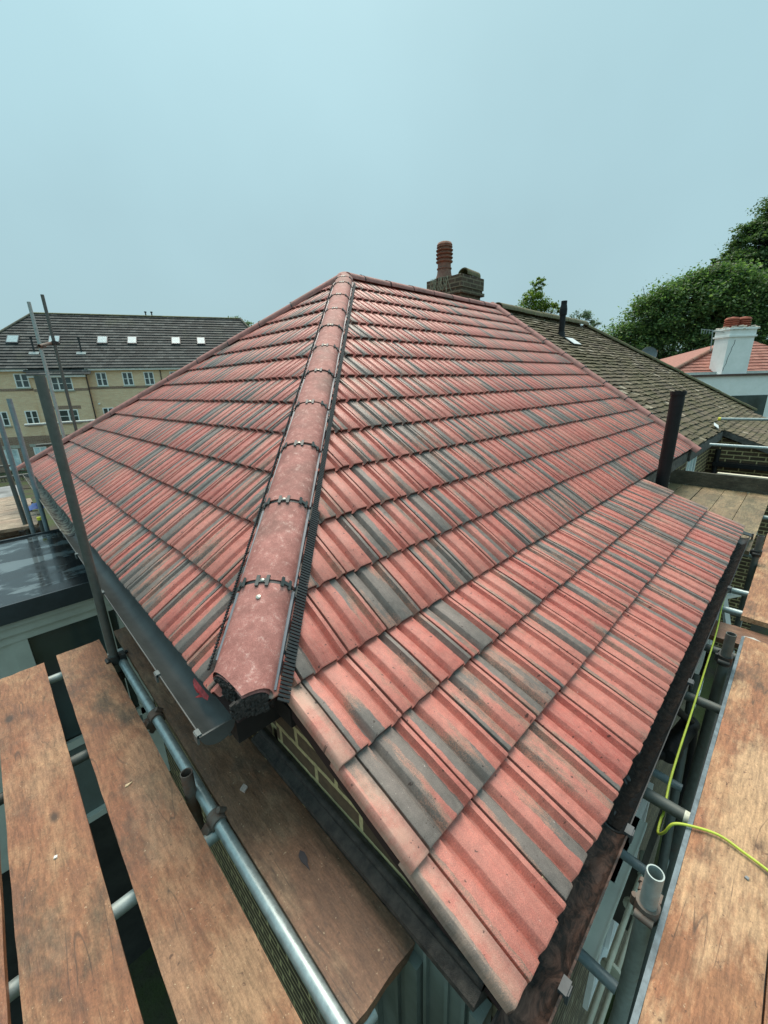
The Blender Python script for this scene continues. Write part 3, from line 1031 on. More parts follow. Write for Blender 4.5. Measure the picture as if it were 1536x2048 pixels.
# windows in the main front wall right of the extension
def window(parent, x0, x1, z0, z1, yf, cols_, rows_, fm, gm, fw=.05, axis='y', s=1, proud=.012, mull=.03):
    """framed window on a wall at plane yf, facing -y (axis y) or -x (axis x)"""
    f = G(); p = G()
    def bx(gr_, a0, a1, b0, b1, d0, d1):
        if axis == 'y': gr_.box(a0, a1, yf - s * d1, yf - s * d0, b0, b1)
        else: gr_.box(yf - s * d1, yf - s * d0, a0, a1, b0, b1)
    bx(f, x0, x1, z1 - fw, z1, 0, proud); bx(f, x0, x1, z0, z0 + fw, 0, proud)
    bx(f, x0, x0 + fw, z0 + fw, z1 - fw, 0, proud); bx(f, x1 - fw, x1, z0 + fw, z1 - fw, 0, proud)
    for i in range(1, cols_):
        x = x0 + (x1 - x0) * i / cols_
        bx(f, x - mull, x + mull, z0 + fw, z1 - fw, 0, proud * .9)
    for i in range(1, rows_):
        z = z0 + (z1 - z0) * i / rows_
        bx(f, x0 + fw, x1 - fw, z - mull * .6, z + mull * .6, 0, proud * .8)
    bx(p, x0 + fw, x1 - fw, z0 + fw, z1 - fw, 0, .004)
    fo = build('window_frame', f, fm, parent)
    build('window_pane', p, gm, fo)
    return fo


window(house, 6.9, 7.55, -1.5, -.22, .16, 3, 3, white_u, glass_l, .05)
window(house, 5.3, 6.3, -1.5, -.22, .16, 3, 3, white_u, glass_l, .05)
window(house, 3.9, 4.75, -2.3, -.95, -.93, 2, 2, white_u, glass_d, .06, proud=.04)
window(house, 1.5, 2.3, -2.7, -1.5, -.93, 2, 1, white_u, glass_d, .06, proud=.03)
g = G(); g.beam((4.55, -.97, -1.00), (4.40, -1.13, -1.5), .05, .03); g.beam((4.55, -.97, -1.0), (4.95, -1.12, -1.06), .05, .03)
g.beam((4.95, -1.12, -1.06), (4.80, -1.13, -1.55), .04, .03)
build('open_window_sash', g, white_u, house)
# pale horizontal cover strip and pipes low on the extension wall
g = G(); g.box(1.09, 1.98, -.995, -.93, -1.52, -1.50); g.box(1.09, 1.98, -1.0, -.993, -1.56, -1.498)
build('window_canopy', g, plain('pale_grey_plastic', (.62, .66, .60), .45, 0, .12, 5), house)
g = G(); g.tube((.55, -1.045, -1.6), (1.72, -1.045, -1.6), .013, 12); g.tube((.55, -1.075, -1.72), (1.66, -1.075, -1.72), .012, 12)
g.tube((1.72, -1.045, -1.6), (1.86, -1.02, -1.6), .018, 12); g.lathe((.80, -1.075, -1.74), [(.0, -.02), (.022, -.01), (.022, .01), (.0, .02)], 12)
for x in (.75, 1.2, 1.55): g.tube((x - .008, -1.058, -1.64), (x + .008, -1.058, -1.64), .05, 14)
build('waste_pipe', g, plain('cream_pipe', (0.46, 0.47, 0.38), 0.4, 0, .25, 9), house, 40)
g = G(); g.tube((2.06, -1.02, -.95), (2.42, -1.06, -1.0), .052, 18); g.lathe((2.03, -1.02, -.95), [(.0, -.06), (.045, -.05), (.058, -.01), (.058, .03), (.0, .04)], 16, (1, 0, 0))
g.tube((2.03, -1.02, -.95), (1.97, -.93, -.97), .045, 16)
g.tube((2.55, -1.03, -1.0), (3.1, -1.03, -.98), .018, 12); g.tube((3.1, -1.03, -.98), (3.12, -1.03, -.86), .018, 12)
build('black_waste_pipe', g, blackpipe, house, 40)
g = G(); g.path([(2.0, -.98, -.62), (2.2, -1.02, -.8), (2.45, -1.08, -1.02), (2.55, -1.1, -1.4), (2.5, -1.1, -2.2)], .022, 10)
build('downpipe', g, blackpipe, house, 50)
g = G(); g.box(1.72, 1.76, -1.06, -.935, -2.1, -1.55); g.box(1.72, 2.2, -1.06, -1.03, -1.60, -1.55)
build('wall_vent_box', g, plain('dark_vent', (0.05, 0.045, 0.035), .6), house)
# wide black soil pipe through the main eaves
g = G()
g.tube((5.10, -.172, -1.4), (5.10, -.172, .955), .066, 24)
g.tube((5.10, -.172, .82), (5.10, -.172, .90), .0685, 24); g.tube((5.10, -.172, .935), (5.10, -.172, .975), .076, 24, True)
g.tube((5.10, -.172, .20), (5.10, -.172, .235), .069, 24)
build('soil_pipe', g, blackpipe, house, 40)
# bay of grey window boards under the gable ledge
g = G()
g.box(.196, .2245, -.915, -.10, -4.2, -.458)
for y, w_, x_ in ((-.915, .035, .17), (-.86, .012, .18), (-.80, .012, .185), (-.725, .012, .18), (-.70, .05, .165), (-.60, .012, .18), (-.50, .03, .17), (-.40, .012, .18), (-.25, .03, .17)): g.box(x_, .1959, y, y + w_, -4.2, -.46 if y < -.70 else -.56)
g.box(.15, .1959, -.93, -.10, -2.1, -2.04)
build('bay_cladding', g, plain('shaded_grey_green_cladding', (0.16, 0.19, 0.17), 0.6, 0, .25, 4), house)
g = G(); g.path([(.20, -1.02, -.46), (.18, -.99, -.60), (.16, -.95, -.75), (.16, -.95, -1.6), (.16, -.95, -5.2)], .035, 14)
build('downpipe', g, blackpipe, house, 50)

# chimney
ch = G()
CX0, CX1, CY0, CY1 = 7.60, 8.46, 4.50, 5.46
ch.box(CX0 + .05, CX1 - .05, CY0 + .05, CY1 - .05, .5, 2.98)
ch.box(CX0 - .015, CX1 + .015, CY0 - .015, CY1 + .015, 2.98, 3.045)
ch.box(CX0 + .02, CX1 - .02, CY0 + .02, CY1 - .02, 3.045, 3.10)
ch.box(CX0, CX1, CY0, CY1, 3.10, 3.34)
cho = build('chimney', ch, brick_chim, house)
g = G()
rr = random.Random(11)
N_ = 14
for i in range(N_ + 1):
    for j in range(N_ + 1):
        x = CX0 + .01 + (CX1 - CX0 - .02) * i / N_; y = CY0 + .01 + (CY1 - CY0 - .02) * j / N_
        e_ = min(i, j, N_ - i, N_ - j) / 7
        g.v.append((x, y, 3.34 + .07 * min(1, e_ * 1.6) + rr.uniform(-.01, .01) * (e_ > 0)))
for i in range(N_):
    for j in range(N_):
        a = i * (N_ + 1) + j
        g.f.append((a, a + N_ + 1, a + N_ + 2, a + 1))
build('flaunching', g, plain('mossy_mortar', (0.13, 0.14, 0.075), 0.95, 0, .5, 14, .8), cho, 60)
g = G()
prof = [(.20, 0), (.165, .10), (.150, .22), (.168, .225), (.168, .245), (.150, .25), (.148, .36), (.185, .38)]
z = .38
for i in range(4):
    prof += [(.185, z + .0), (.192, z + .02), (.155, z + .045), (.150, z + .075), (.180, z + .085)]
    z += .085
prof += [(.165, z + .02), (.175, z + .05), (.150, z + .10), (.11, z + .12)]
g.lathe((7.80, 5.12, 3.36), [(r * .98, zz * .86) for r, zz in prof], 26)
build('chimney_pot', g, terra, cho, 40)
g = G()
arc_tile(g, (7.98, 4.74, 3.40), (8.40, 4.70, 3.36), (0, 0, 1), .155, .15, .025, 14)
build('half_round_cap', g, moss_r, cho, 50)
g = G()
rr = random.Random(12)
for i in range(26):
    y0 = CY0 + .35 + rr.random() * .5; p = [(CX0 - .012, y0, 3.36)]
    for k in range(5):
        p.append((CX0 - .015 - rr.random() * .012, p[-1][1] + rr.uniform(-.04, .04), p[-1][2] - rr.uniform(.04, .075)))
    g.path(p, .004, 4)
build('creeper_stems', g, plain('dry_stem', (0.30, 0.33, 0.24), .9), cho)

# ------------------------------------------------------------------ adjoining house with mossy tiles
nb = thing('mossy_house', 'adjoining half of the pair, its roof covered in old mossy clay tiles', 'house', (12.5, 3.7, GZ))
MX1 = 17.25
g = G()
plain_tiles(g, (D - .1, 0, 0), (1, 0, 0), UPX, NX, MX1 - D + .3, HX / c1, .20, .125, lift=.032, jit=1.5)
build('roof_slope', g, moss_t, nb, None, [((MX1, 0, 0), Vector((HX, MX1 - 12.45, 0)).normalized()), ((D + .02, 0, 0), (-1, 0, 0)), ((0, HX, 0), (0, 1, 0))])
g = G()
plain_tiles(g, (11.0, -GA * 3 * c2 - .35, -(GA * 3 * c2 + .35) * math.tan(P2)), (1, 0, 0), UPE, NE, 5.6, GA * 3 + .36, .20, .115, lift=.024)
build('extension_roof_slope', g, moss_t, nb, None, [((11.0, 0, 0), (-1, 0, 0)), ((0, .02, 0), (0, 1, 0))])
g = G()
g.add([(D + .02, 0, -.02), (MX1, 0, -.02), (12.45, HX, HZ - .02), (D + .02, HX, HZ - .02), (MX1, L, -.02), (D + .02, L, -.02)],
      [(0, 1, 2, 3), (3, 2, 4, 5), (1, 4, 2), (0, 5, 4, 1)])
g.prism([(0, -.02), (-1.38, -.57), (-1.38, -.62), (0, -.10)], 'x', 11.02, 16.5)
build('roof_underlay', g, plain('mossy_batten', (0.06, 0.055, 0.035), 0.9, 0, .4, 5), nb)
g = G(); g.box(D + .003, 17.0, .161, L - .2, GZ, -.10); build('brick_wall', g, brick_m, nb)
g = G(); g.prism([(.16, -.10), (.16, GZ), (-1.25, GZ), (-1.25, -.60)], 'x', 11.10, 16.4); build('extension_wall', g, brick_m, nb)
g = G(); g.box(D + .02, 11.0, -.012, .03, -.19, -.03); g.obox((11.02, -.69, -.33), (.02, 0, 0), (0, .69, .275), (0, -.02, .05)); build('fascia_board', g, fasc_m, nb)
g = G(); g.box(D + .02, 11.0, .03, .161, -.20, -.18); build('soffit', g, blackpipe, nb)
window(nb, 8.6, 9.5, -1.5, -.25, .161, 3, 3, white_u, glass_l, .05)
window(nb, -.95, -.35, -2.2, -1.0, 11.10, 2, 1, white_u, glass_l, .06, 'x')
g = G(); g.obox((10.98, -.45, -.72), (.10, 0, 0), (0, .5, 0), (0, 0, .045)); g.tube((10.95, .0, -.4), (10.95, .0, -4), .05, 14)
build('black_gutter', g, blackpipe, nb)
# ridge and hip cappings
for (p0, p1, cnt) in (((D + .12, HX, HZ), (12.45, HX, HZ), 10), ((12.45, HX, HZ), (MX1 + .05, .0, 0.0), 13)):
    p0, p1 = Vector(p0), Vector(p1)
    for i in range(cnt):
        g = G()
        a = p0.lerp(p1, i / cnt); b = p0.lerp(p1, (i + 1) / cnt)
        dlt = Vector((0, 0, random.uniform(-.008, .012)))
        arc_tile(g, a + Vector((0, 0, .02)) + dlt, b.lerp(a, .02) + Vector((0, 0, .02)) + dlt, (0, 0, 1), .135 if cnt == 10 else .10, .12 if cnt == 10 else .085, .015, 10)
        build('ridge_tile', g, moss_r, nb, 60)
g = G()
FX, FY = 9.3, 2.99
fz = FY * math.tan(P1)
g.tube((FX, FY, fz - .1), (FX, FY, fz + .55), .062, 18); g.tube((FX, FY, fz + .44), (FX, FY, fz + .56), .08, 18)
g.tube((FX, FY, fz + .56), (FX, FY, fz + .66), .078, 18, r1=.06); g.tube((FX, FY, fz + .66), (FX, FY, fz + .72), .062, 18)
g.tube((FX, FY, fz - .1), (FX, FY, fz + .10), .11, 18, r1=.07)
build('flue_pipe', g, blackpipe, nb, 40)
g = G()
c = Vector((9.42, 2.78, 2.78 * math.tan(P1))) + NX * .05
g.obox(c, (.20, 0, 0), UPX * .13, NX * .004)
build('metal_flashing', g, slate_gal, nb)
g = G()
c = Vector((10.6, .12, .12 * math.tan(P1))) + NX * .06
g.obox(c, (.12, .02, .02), UPX * .05, NX * .004)
build('loose_flashing', g, slate_gal, nb)

# ------------------------------------------------------------------ flat roofed bay by the left eave
bay = thing('flat_roof_bay', 'grey-green framed bay with a wet dark flat roof under the left eave', 'bay window', (-1, 3.9, GZ))
BX0, BX1, BY0, BY1, BZ = -2.6, .245, 2.90, 4.86, -.45
g = G(); g.box(BX0, BX1, BY0, BY1, BZ - .03, BZ); build('flat_roof', g, wet_m, bay)
g = G()
g.box(BX0 - .02, BX1, BY0 - .02, BY0 - .0005, BZ - .14, BZ + .012); g.box(BX0 - .02, BX1, BY1 + .0005, BY1 + .03, BZ - .14, BZ + .02)
g.box(BX0 - .02, BX0 - .0005, BY0, BY1, BZ - .14, BZ + .012)
build('edge_trim', g, trim_m, bay)
g = G()
g.box(BX0 + .06, BX1, BY0 + .03, BY1 - .05, BZ - .20, BZ - .031)
g.box(BX0 + .09, BX1, BY0 + .06, BY1 - .08, BZ - .28, BZ - .20)
g.box(BX0 + .12, BX1, BY0 + .09, BY1 - .10, BZ - .36, BZ - .28)
g.box(BX0 + .14, -.62, BY0 + .12, BY1 - .10, -2.93, BZ - .36)
g.box(-.62, BX1, BY0 + .12, BY0 + .16, -2.06, -1.98)
g.box(.12, BX1, BY0 + .12, BY0 + .18, -2.93, BZ - .36)
g.box(-.62, .14, BY0 + .08, BY0 + .139, -2.93, -2.86)
g.box(-.62, -.52, BY0 + .10, BY0 + .18, -1.98, BZ - .36); g.box(-.02, .06, BY0 + .11, BY0 + .17, -1.98, BZ - .36)
build('bay_frame', g, upvc, bay)
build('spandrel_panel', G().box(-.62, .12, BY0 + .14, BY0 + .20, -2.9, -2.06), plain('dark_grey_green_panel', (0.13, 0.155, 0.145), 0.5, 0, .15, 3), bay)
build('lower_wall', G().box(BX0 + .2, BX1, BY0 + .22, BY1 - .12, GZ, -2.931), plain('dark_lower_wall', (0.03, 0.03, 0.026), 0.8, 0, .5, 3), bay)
g = G(); g.box(-.62, .12, BY0 + .175, BY0 + .19, -1.98, BZ - .36); build('window_pane', g, glass_d, bay)

# ------------------------------------------------------------------ scaffold boards
BZT = -.5


def board(name, x0, x1, y0, y1, zt, mat, label, group=None, th=.038, axis='y', cat='scaffold board', chipped=True, warp=.0):
    rr = random.Random(hash((round(x0, 3), round(y0, 3))) % 9999)
    g = G()
    nx, ny = (6, 40) if axis == 'y' else (40, 6)
    vs = []
    for k, zz in enumerate((zt, zt - th)):
        for i in range(nx + 1):
            for j in range(ny + 1):
                x = x0 + (x1 - x0) * i / nx; y = y0 + (y1 - y0) * j / ny
                if axis == 'y':
                    if i in (0, nx): x += rr.uniform(-.0011, .0011)
                    if j in (0, ny): y += rr.uniform(-.004, .004)
                else:
                    if j in (0, ny): y += rr.uniform(-.0011, .0011)
                    if i in (0, nx): x += rr.uniform(-.004, .004)
                edge = (i in (0, nx) or j in (0, ny))
                vs.append((x, y, zz + (rr.uniform(-.0045, -.001) if edge and k == 0 else rr.uniform(-.0006, .0006)) + warp * math.sin(PI * (i / nx if axis == 'y' else j / ny))))
    W = ny + 1; T = (nx + 1) * W
    fs = []
    for i in range(nx):
        for j in range(ny):
            a = i * W + j
            fs.append((a, a + W, a + W + 1, a + 1)); fs.append((T + a, T + a + 1, T + a + W + 1, T + a + W))
    for i in range(nx):
        a = i * W; fs.append((a, T + a, T + a + W, a + W))
        a = i * W + ny; fs.append((a, a + W, T + a + W, T + a))
    for j in range(ny):
        a = j; fs.append((a, a + 1, T + a + 1, T + a))
        a = nx * W + j; fs.append((a, T + a, T + a + 1, a + 1))
    g.add(vs, fs)
    o = build(name, g, mat, None, 30, None, ((x0 + x1) / 2, (y0 + y1) / 2, zt - th))
    return tag(o, label, cat, group)


GL = 'boards of the left scaffold lift'
board('scaffold_board', -.945, -.712, -1.6, 1.86, BZT, wood_y, 'orange-brown board of which only a sliver shows at the bottom left edge', GL)
board('scaffold_board', -.684, -.450, -1.6, 1.895, BZT, wood_y, 'broad orange-brown board with a lime-stained patch, beside the first gap', GL)
board('scaffold_board', -.384, -.146, -1.6, 1.93, BZT, wood_y, 'orange-brown board with dark mossy stain in its middle, left of the galvanised tube', GL)
b3 = board('scaffold_board', -.050, .190, -.671, 1.98, BZT, wood_d, 'damp brown board beneath the new gutter, right of the galvanised tube', GL)
GR = 'boards of the right scaffold lift'
b = board('scaffold_board', .30, 2.84, -1.424, -1.197, BZT, wood_x, 'long worn orange board with pale rubbed patches at the bottom right', GR, axis='x')
board('scaffold_board', .30, 2.84, -1.66, -1.430, BZT, wood_x, 'orange board beyond the seam at the bottom right corner', GR, axis='x')
board('scaffold_board', 3.14, 5.36, -1.375, -1.150, BZT, wood_x, 'worn orange board beyond the break in the right deck, beside the open window', GR, axis='x')
board('scaffold_board', 3.14, 5.36, -1.61, -1.381, BZT, wood_x, 'worn orange board at the right picture edge, outside the one by the open window', GR, axis='x')
board('scaffold_board', 2.86, 3.11, -2.1, -1.02, BZT - .075, wood_d, 'low brown cross board in the break of the right deck', GR)
for i, (y0, y1) in enumerate(((-1.068, -.826), (-.820, -.568), (-.562, -.302), (-.290, -.045), (-.038, .13))):
    board('scaffold_board', 4.62 if i == 0 else 4.9, 7.33, y0, y1, BZT, wood_m,
          ['outermost mossy board of the far deck, under the hanging gutter end',
           'second mossy board of the far deck counted from its open edge',
           'middle mossy board of the far deck, before the wide dark seam',
           'far deck board with a bright yellow-green lichen patch and knot',
           'narrow far deck board close to the house wall and soil pipe'][i], 'mossy boards of the far deck', axis='x')
tag_edge = build('edge_band', G().box(.305, 2.835, -1.1965, -1.1815, BZT - .036, BZT - .001), plain('worn_steel_band', (.13, .17, .19), .5, .3, .4, 30), b)
g = G().obox((7.352, -.75, BZT + .105), (.019, 0, 0), (0, .95, 0), (0, 0, .108))
tag(build('toe_board', g, wood_t, None, None, None, (7.352, -.75, BZT)), 'dark weathered toe board standing on edge across the far deck', 'toe board')
g = G().box(7.39, 7.47, -1.7, -.42, BZT + .19, BZT + .222)
tag(build('timber_batten', g, plain('pale_new_timber', (0.66, 0.62, 0.48), .7, 0, .1, 20), None, None, None, (7.43, -1, BZT + .19)), 'clean pale batten lying along the top of the dark toe board', 'batten')
# left far deck beyond the flat roof
GF = 'boards of the far left deck'
for i, (y0, y1) in enumerate(((5.02, 5.30), (5.31, 5.60), (5.61, 5.90), (5.91, 6.20), (6.21, 6.5), (6.51, 6.8), (6.81, 7.15), (7.16, 7.5), (7.51, 7.85), (7.86, 8.3))):
    board('scaffold_board', -2.6, -.12 + (i % 3) * .03, y0, y1, BZT - .06, wood_p if i not in (0, 1) else wood_y,
          ['orange board end nearest the flat roof on the far left deck', 'orange board second from the flat roof on the far left deck', 'pale board under the raised plank on the far left deck',
           'pale board behind the raised plank on the far left deck', 'pale board in the middle of the far left deck', 'pale dusty board under the blue bag', 'pale board behind the blue bag',
           'third pale board from the far end of the left deck', 'second pale board from the far end of the left deck', 'last pale board of the far left deck'][i], GF, axis='x')
g = G().obox((-.62, 5.62, BZT + .06), (.50, -.10, 0), (.05, .25, 0), (0, 0, .02))
tag(build('loose_plank', g, wood_p, None, None, None, (-.62, 5.62, BZT)), 'raised pale plank with a sawn orange end on the far left deck', 'plank')
g = G().box(-.9, -.35, 5.5, 5.75, BZT - .06, BZT + .038)
tag(build('support_block', g, wood_p, None, None, None, (-.6, 5.6, BZT - .06)), 'timber block propping up the raised pale plank', 'timber block')
g = G()
rr = random.Random(21)
for i in range(7):
    for j in range(7):
        g.v.append((-.16 + i * .035, 6.75 + j * .05, BZT - .05 + .07 * math.sin(i / 6 * PI) * math.sin(j / 6 * PI) + rr.uniform(0, .02)))
for i in range(6):
    for j in range(6):
        a = i * 7 + j; g.f.append((a, a + 7, a + 8, a + 1))
tag(build('plastic_bag', g, plain('blue_plastic', (0.12, 0.19, 0.55), .4, 0, .2, 30), None, 60, None, (-.05, 6.9, BZT - .06)), 'crumpled blue plastic bag on the far left deck', 'bag')
g = G().box(-2.8, -.1, 8.6, 11.6, -.98, -.9)
tag(build('rubble_roof', g, plain('grey_felt', (0.23, 0.24, 0.24), .85, 0, .5, 2.5, .4), None, None, None, (-1.4, 10, -.95)), 'low grey felt roof beyond the far left deck', 'flat roof')

# ------------------------------------------------------------------ scaffold tubes
TR = .0243


def tube(label, p0, p1, mat, name='scaffold_tube', r=TR, couplers=(), hollow=True, group=None, cat='scaffold tube', cap=None):
    p0, p1 = Vector(p0), Vector(p1)
    root = thing(name, label, cat, p0 if p0.z <= p1.z else p1, group)
    g = G().tube(p0, p1, r, 24, hollow, wall=.16)
    build('tube_body', g, mat, root, 40)
    t = (p1 - p0).normalized()
    for (d, q) in couplers:
        g = G()
        c = p0 + t * d
        a = t.orthogonal().normalized() if abs(t.z) < .9 else Vector((1, 0, 0))
        b = t.cross(a).normalized()
        g.tube(c - t * .028, c + t * .028, r + .010, 18)
        g.obox(c + a * q * (r + .018), t * .022, a * .016, b * .030)
        g.tube(c + a * q * (r + .012) + b * .028, c + a * q * (r + .045) + b * .028, .008, 8)
        g.tube(c + a * q * (r + .040) + b * .028, c + a * q * (r + .055) + b * .028, .0135, 6)
        g.tube(c - a * q * (r + .014) - b * .026, c - a * q * (r + .014) + b * .026, .012, 10)
        g.tube(c + b * (r + .012) - t * .02, c + b * (r + .012) + t * .02, .010, 10)
        build('coupler', g, rust_m if mat is not galv_d else dark_f, root, 40)
    if cap:
        g = G().tube(p1 - t * .03, p1 + t * .006, r + .004, 18)
        build('end_cap', g, cap, root, 40)
    return root


yel = plain('yellow_plastic_cap', (0.75, 0.72, 0.06), .5, 0, .1, 20)
tube('tall dark upright standing at the head of the gap left of the gutter', (-.128, 1.60, GZ), (-.121, 1.60, 1.215), galv_d, couplers=((4.80, 1), (4.68, -1)))
tube('shiny galvanised tube between the orange boards and the damp board', (-.088, 1.62, BZT - .03), (-.070, -.70, BZT - .03), galv, couplers=((.70, 1), (1.47, 1)))
tube('short cut upright with chipped rim in the gap beside the galvanised tube', (-.112, .345, GZ), (-.112, .335, -.405), rust_m)
for y, m_, lb in ((1.77, galv_l, 'pinkish grey cross tube under the far ends of the left boards'), (.955, galv_d, 'dull cross tube under the left boards at the second coupler'),
                  (.128, galv_l, 'grey cross tube under the left boards beside the short cut upright'), (-.66, galv_l, 'cross tube end beneath the near corner of the damp board')):
    tube(lb, (-1.2, y, BZT - .066), (-.035 if y > -.5 else .02, y, BZT - .066), m_)
tube('bluish upright left of the tall dark one, passing the flat roof', (-.108, 4.99, GZ), (-.100, 5.00, 1.09), blue_g)
tube('thin grey upright at the left picture edge behind the bluish one', (-.230, 5.16, GZ), (-.225, 5.18, .92), blue_g)
tube('dark upright leaning behind the grey one at the left picture edge', (-.185, 5.02, GZ), (-.29, 5.5, .74), galv_d)
tube('short yellow-capped tube stub beside the bluish upright', (-.135, 5.10, BZT - .06), (-.135, 5.10, -.30), galv_d, cap=yel)
tube('pale slender upright with hanging wire behind the far left roof corner', (.58, 7.55, GZ), (.58, 7.60, 2.50), galv_l, couplers=((7.16, 1),))
tube('taller grey slender upright of the pair behind the far left roof corner', (.80, 7.75, GZ), (.80, 7.82, 2.66), galv_d, couplers=((7.24, 1),))
tube('stub of tube clamped between the two slender uprights', (.56, 7.52, 1.86), (.80, 7.88, 1.95), rust_m)
tube('upper guard rail running behind the far left roof corner', (.16, 8.35, .62), (4.2, 8.35, .62), galv_l)
tube('lower guard rail just above the far left roof corner', (.22, 8.10, .28), (4.2, 8.10, .28), galv_d)
tube('thin rail at the left picture edge low against the far brick wall', (-1.8, 8.4, -.22), (.25, 8.4, -.24), galv_d)
tube('rail at the left picture edge above the thin low one', (-1.6, 6.2, .24), (-.22, 6.4, .20), galv_d, r=.016)
# right side
tube('open-topped upright standing beside the long worn board, nearest the camera', (.775, -1.145, GZ), (.775, -1.145, -.335), galv_l, couplers=((4.80, 1),))
tube('open-topped upright at the break of the right deck', (2.36, -1.140, GZ), (2.36, -1.140, -.27), galv_d, couplers=((4.86, 1),))
tube('small open-topped upright beside the window sash at right', (4.30, -1.125, GZ), (4.30, -1.125, -.235), galv_d, couplers=((4.9, 1),))
for i, (x, m_, lb) in enumerate(((1.262, galv_d, 'cross tube with a pale painted end where the cable crosses onto the board'), (2.048, galv_d, 'cross tube above the black waste pipe elbow'),
                      (2.642, galv_d, 'cross tube beside the upright at the deck break'), (3.30, galv, 'bright cross tube nearest the open window, just beyond the deck break'),
                      (3.70, galv, 'bright cross tube just below the open window sash'), (4.70, galv_l, 'cross tube under the near end of the mossy far deck'))):
    r_ = tube(lb, (x, -1.62, BZT - .062), (x + .004, -.94, BZT - .062), m_, group='cross tubes under the right boards')
    if i == 0:
        build('painted_end', G().tube((x, -1.205, BZT - .062), (x, -1.165, BZT - .062), TR + .0012, 24), plain('pale_paint', (.62, .66, .55), .6, 0, .3, 40), r_, 40)
for x, lb in ((.79, 'thin low cross tube in the gap nearest the bottom of the picture'), (1.285, 'thin low cross tube beside the nearest open-topped upright'), (1.86, 'thin low cross tube beside the black elbow pipe')):
    tube(lb, (x, -1.118, -1.0), (x, -.93, -.99), blue_g, r=.021)
tube('shiny lower ledger tube running beneath the edge of the long worn board', (.9, -1.112, -2.1), (4.5, -1.108, -2.1), galv)
tube('diagonal brace crossing the dark gap below the black gutter', (2.55, -1.02, -.72), (1.9, -1.13, -1.9), galv_d)
tube('upper guard rail with a yellow cap in front of the white house', (9.6, -2.6, .40), (9.0, -.112, .392), galv_l, cap=yel)
tube('lower bright guard rail above the dark recess', (8.3, -2.4, .03), (8.02, -.18, .058), galv)
tube('short cross rail at the right picture edge beyond the far deck', (6.25, -1.6, -.56), (6.25, -1.04, -.56), galv_l)

# cable
pts = [(1.17, -1.405, -.488), (1.185, -1.34, -.488), (1.196, -1.273, -.488), (1.17, -1.20, -.49), (1.14, -1.145, -.50), (1.135, -1.125, -.56), (1.17, -1.105, -.62), (1.235, -1.10, -.61),
       (1.264, -1.102, -.60), (1.40, -1.09, -.575), (1.597, -1.084, -.555), (1.85, -1.08, -.54), (2.05, -1.076, -.528), (2.3, -1.07, -.53), (2.64, -1.062, -.526), (2.95, -1.05, -.54), (3.3, -1.03, -.527), (3.58, -1.026, -.522), (3.66, -1.02, -.53), (3.72, -1.0, -.60), (3.74, -.98, -.8)]


def smooth_path(p, n=6):
    p = [Vector(q) for q in p]; out = []
    for i in range(len(p) - 1):
        a, b, c, d = p[max(i - 1, 0)], p[i], p[i + 1], p[min(i + 2, len(p) - 1)]
        for k in range(n):
            t = k / n
            out.append(.5 * ((2 * b) + (c - a) * t + (2 * a - 5 * b + 4 * c - d) * t * t + (3 * b - a - 3 * c + d) * t ** 3))
    out.append(p[-1]); return out


tail = [(1.02, -1.9, -.488), (1.09, -1.65, -.488), (1.14, -1.50, -.488)]
tag(build('extension_cable', G().path(smooth_path(tail + pts), .0048, 10), cable_m, None, 60, None, (1.2, -1.2, -.5)), 'yellow-green cable draped over the cross tubes and onto the worn board', 'cable')

# bits lying about
def shard(name, label, cat, pts3, z, th, mat):
    n_ = len(pts3)
    g = G().add([(x, y, z + th) for x, y in pts3] + [(x, y, z) for x, y in pts3], [tuple(range(n_)), tuple(range(2 * n_ - 1, n_ - 1, -1))] + [(i, i + n_, (i + 1) % n_ + n_, (i + 1) % n_) for i in range(n_)])
    return tag(build(name, g, mat, None, None, None, (pts3[0][0], pts3[0][1], z)), label, cat)


zb = BZT
shard('mortar_chip', 'pale pinkish chip lying on the damp board', 'chip', [(.037, .178), (.060, .190), (.066, .165), (.045, .152)], zb, .008, plain('chip', (.50, .38, .33), .8, 0, .3, 60))
shard('dark_leaf', 'small dark leaf with a stalk on the damp board', 'leaf', [(.070, -.218), (.085, -.204), (.093, -.220), (.090, -.245), (.080, -.262), (.074, -.285), (.072, -.262), (.068, -.240)], zb, .004, plain('leaf_dark', (.03, .025, .03), .5))
rr = random.Random(77)
for i, (x, y, z, lb) in enumerate(((.012, .62, zb, 'tiny white crumb on the damp board below the gutter end'), (-.30, .55, BZT, 'tiny pale wood splinter on the board left of the galvanised tube'),
                                   (-.56, .42, BZT, 'small pale plaster crumb on the broad lime-stained board'), (1.10, -1.36, BZT, 'small grey stone chip on the long worn board'))):
    s_ = .006
    shard(['white_crumb', 'wood_splinter', 'plaster_crumb', 'stone_chip'][i], lb, ['crumb', 'splinter', 'crumb', 'stone chip'][i],
          [(x - s_, y - s_ * .6), (x + s_ * .8, y - s_), (x + s_ * (1.1 if i != 1 else 4), y + s_ * .5), (x - s_ * .4, y + s_ * 1.1)], z + .0005, .005, plain('crumb_%d' % i, [(.8, .8, .76), (.6, .45, .28), (.75, .72, .66), (.22, .24, .25)][i], .8, 0, .2, 60))
c = Vector((.52, -.90, -.90 * math.tan(P2))) + NE * .048
tag(build('dry_leaf', G().obox(c, (.016, 0, 0), UPE * .007, NE * .002).obox(c + Vector((-.016, 0, 0)) + UPE * .01, (.012, .0, .0), UPE * .002, NE * .003), plain('dry_leaf', (.55, .42, .26), .7, 0, .3, 60), None, None, None, tuple(c)), 'curled dry leaf caught on the lowest red tile', 'leaf')
shard('plastic_scrap', 'translucent plastic scrap lying in the deck break', 'plastic', [(2.92, -1.20), (2.97, -1.19), (2.985, -1.24), (2.96, -1.28), (2.925, -1.26)], BZT - .07, .006, plain('clear_plastic', (.50, .50, .46), .3))

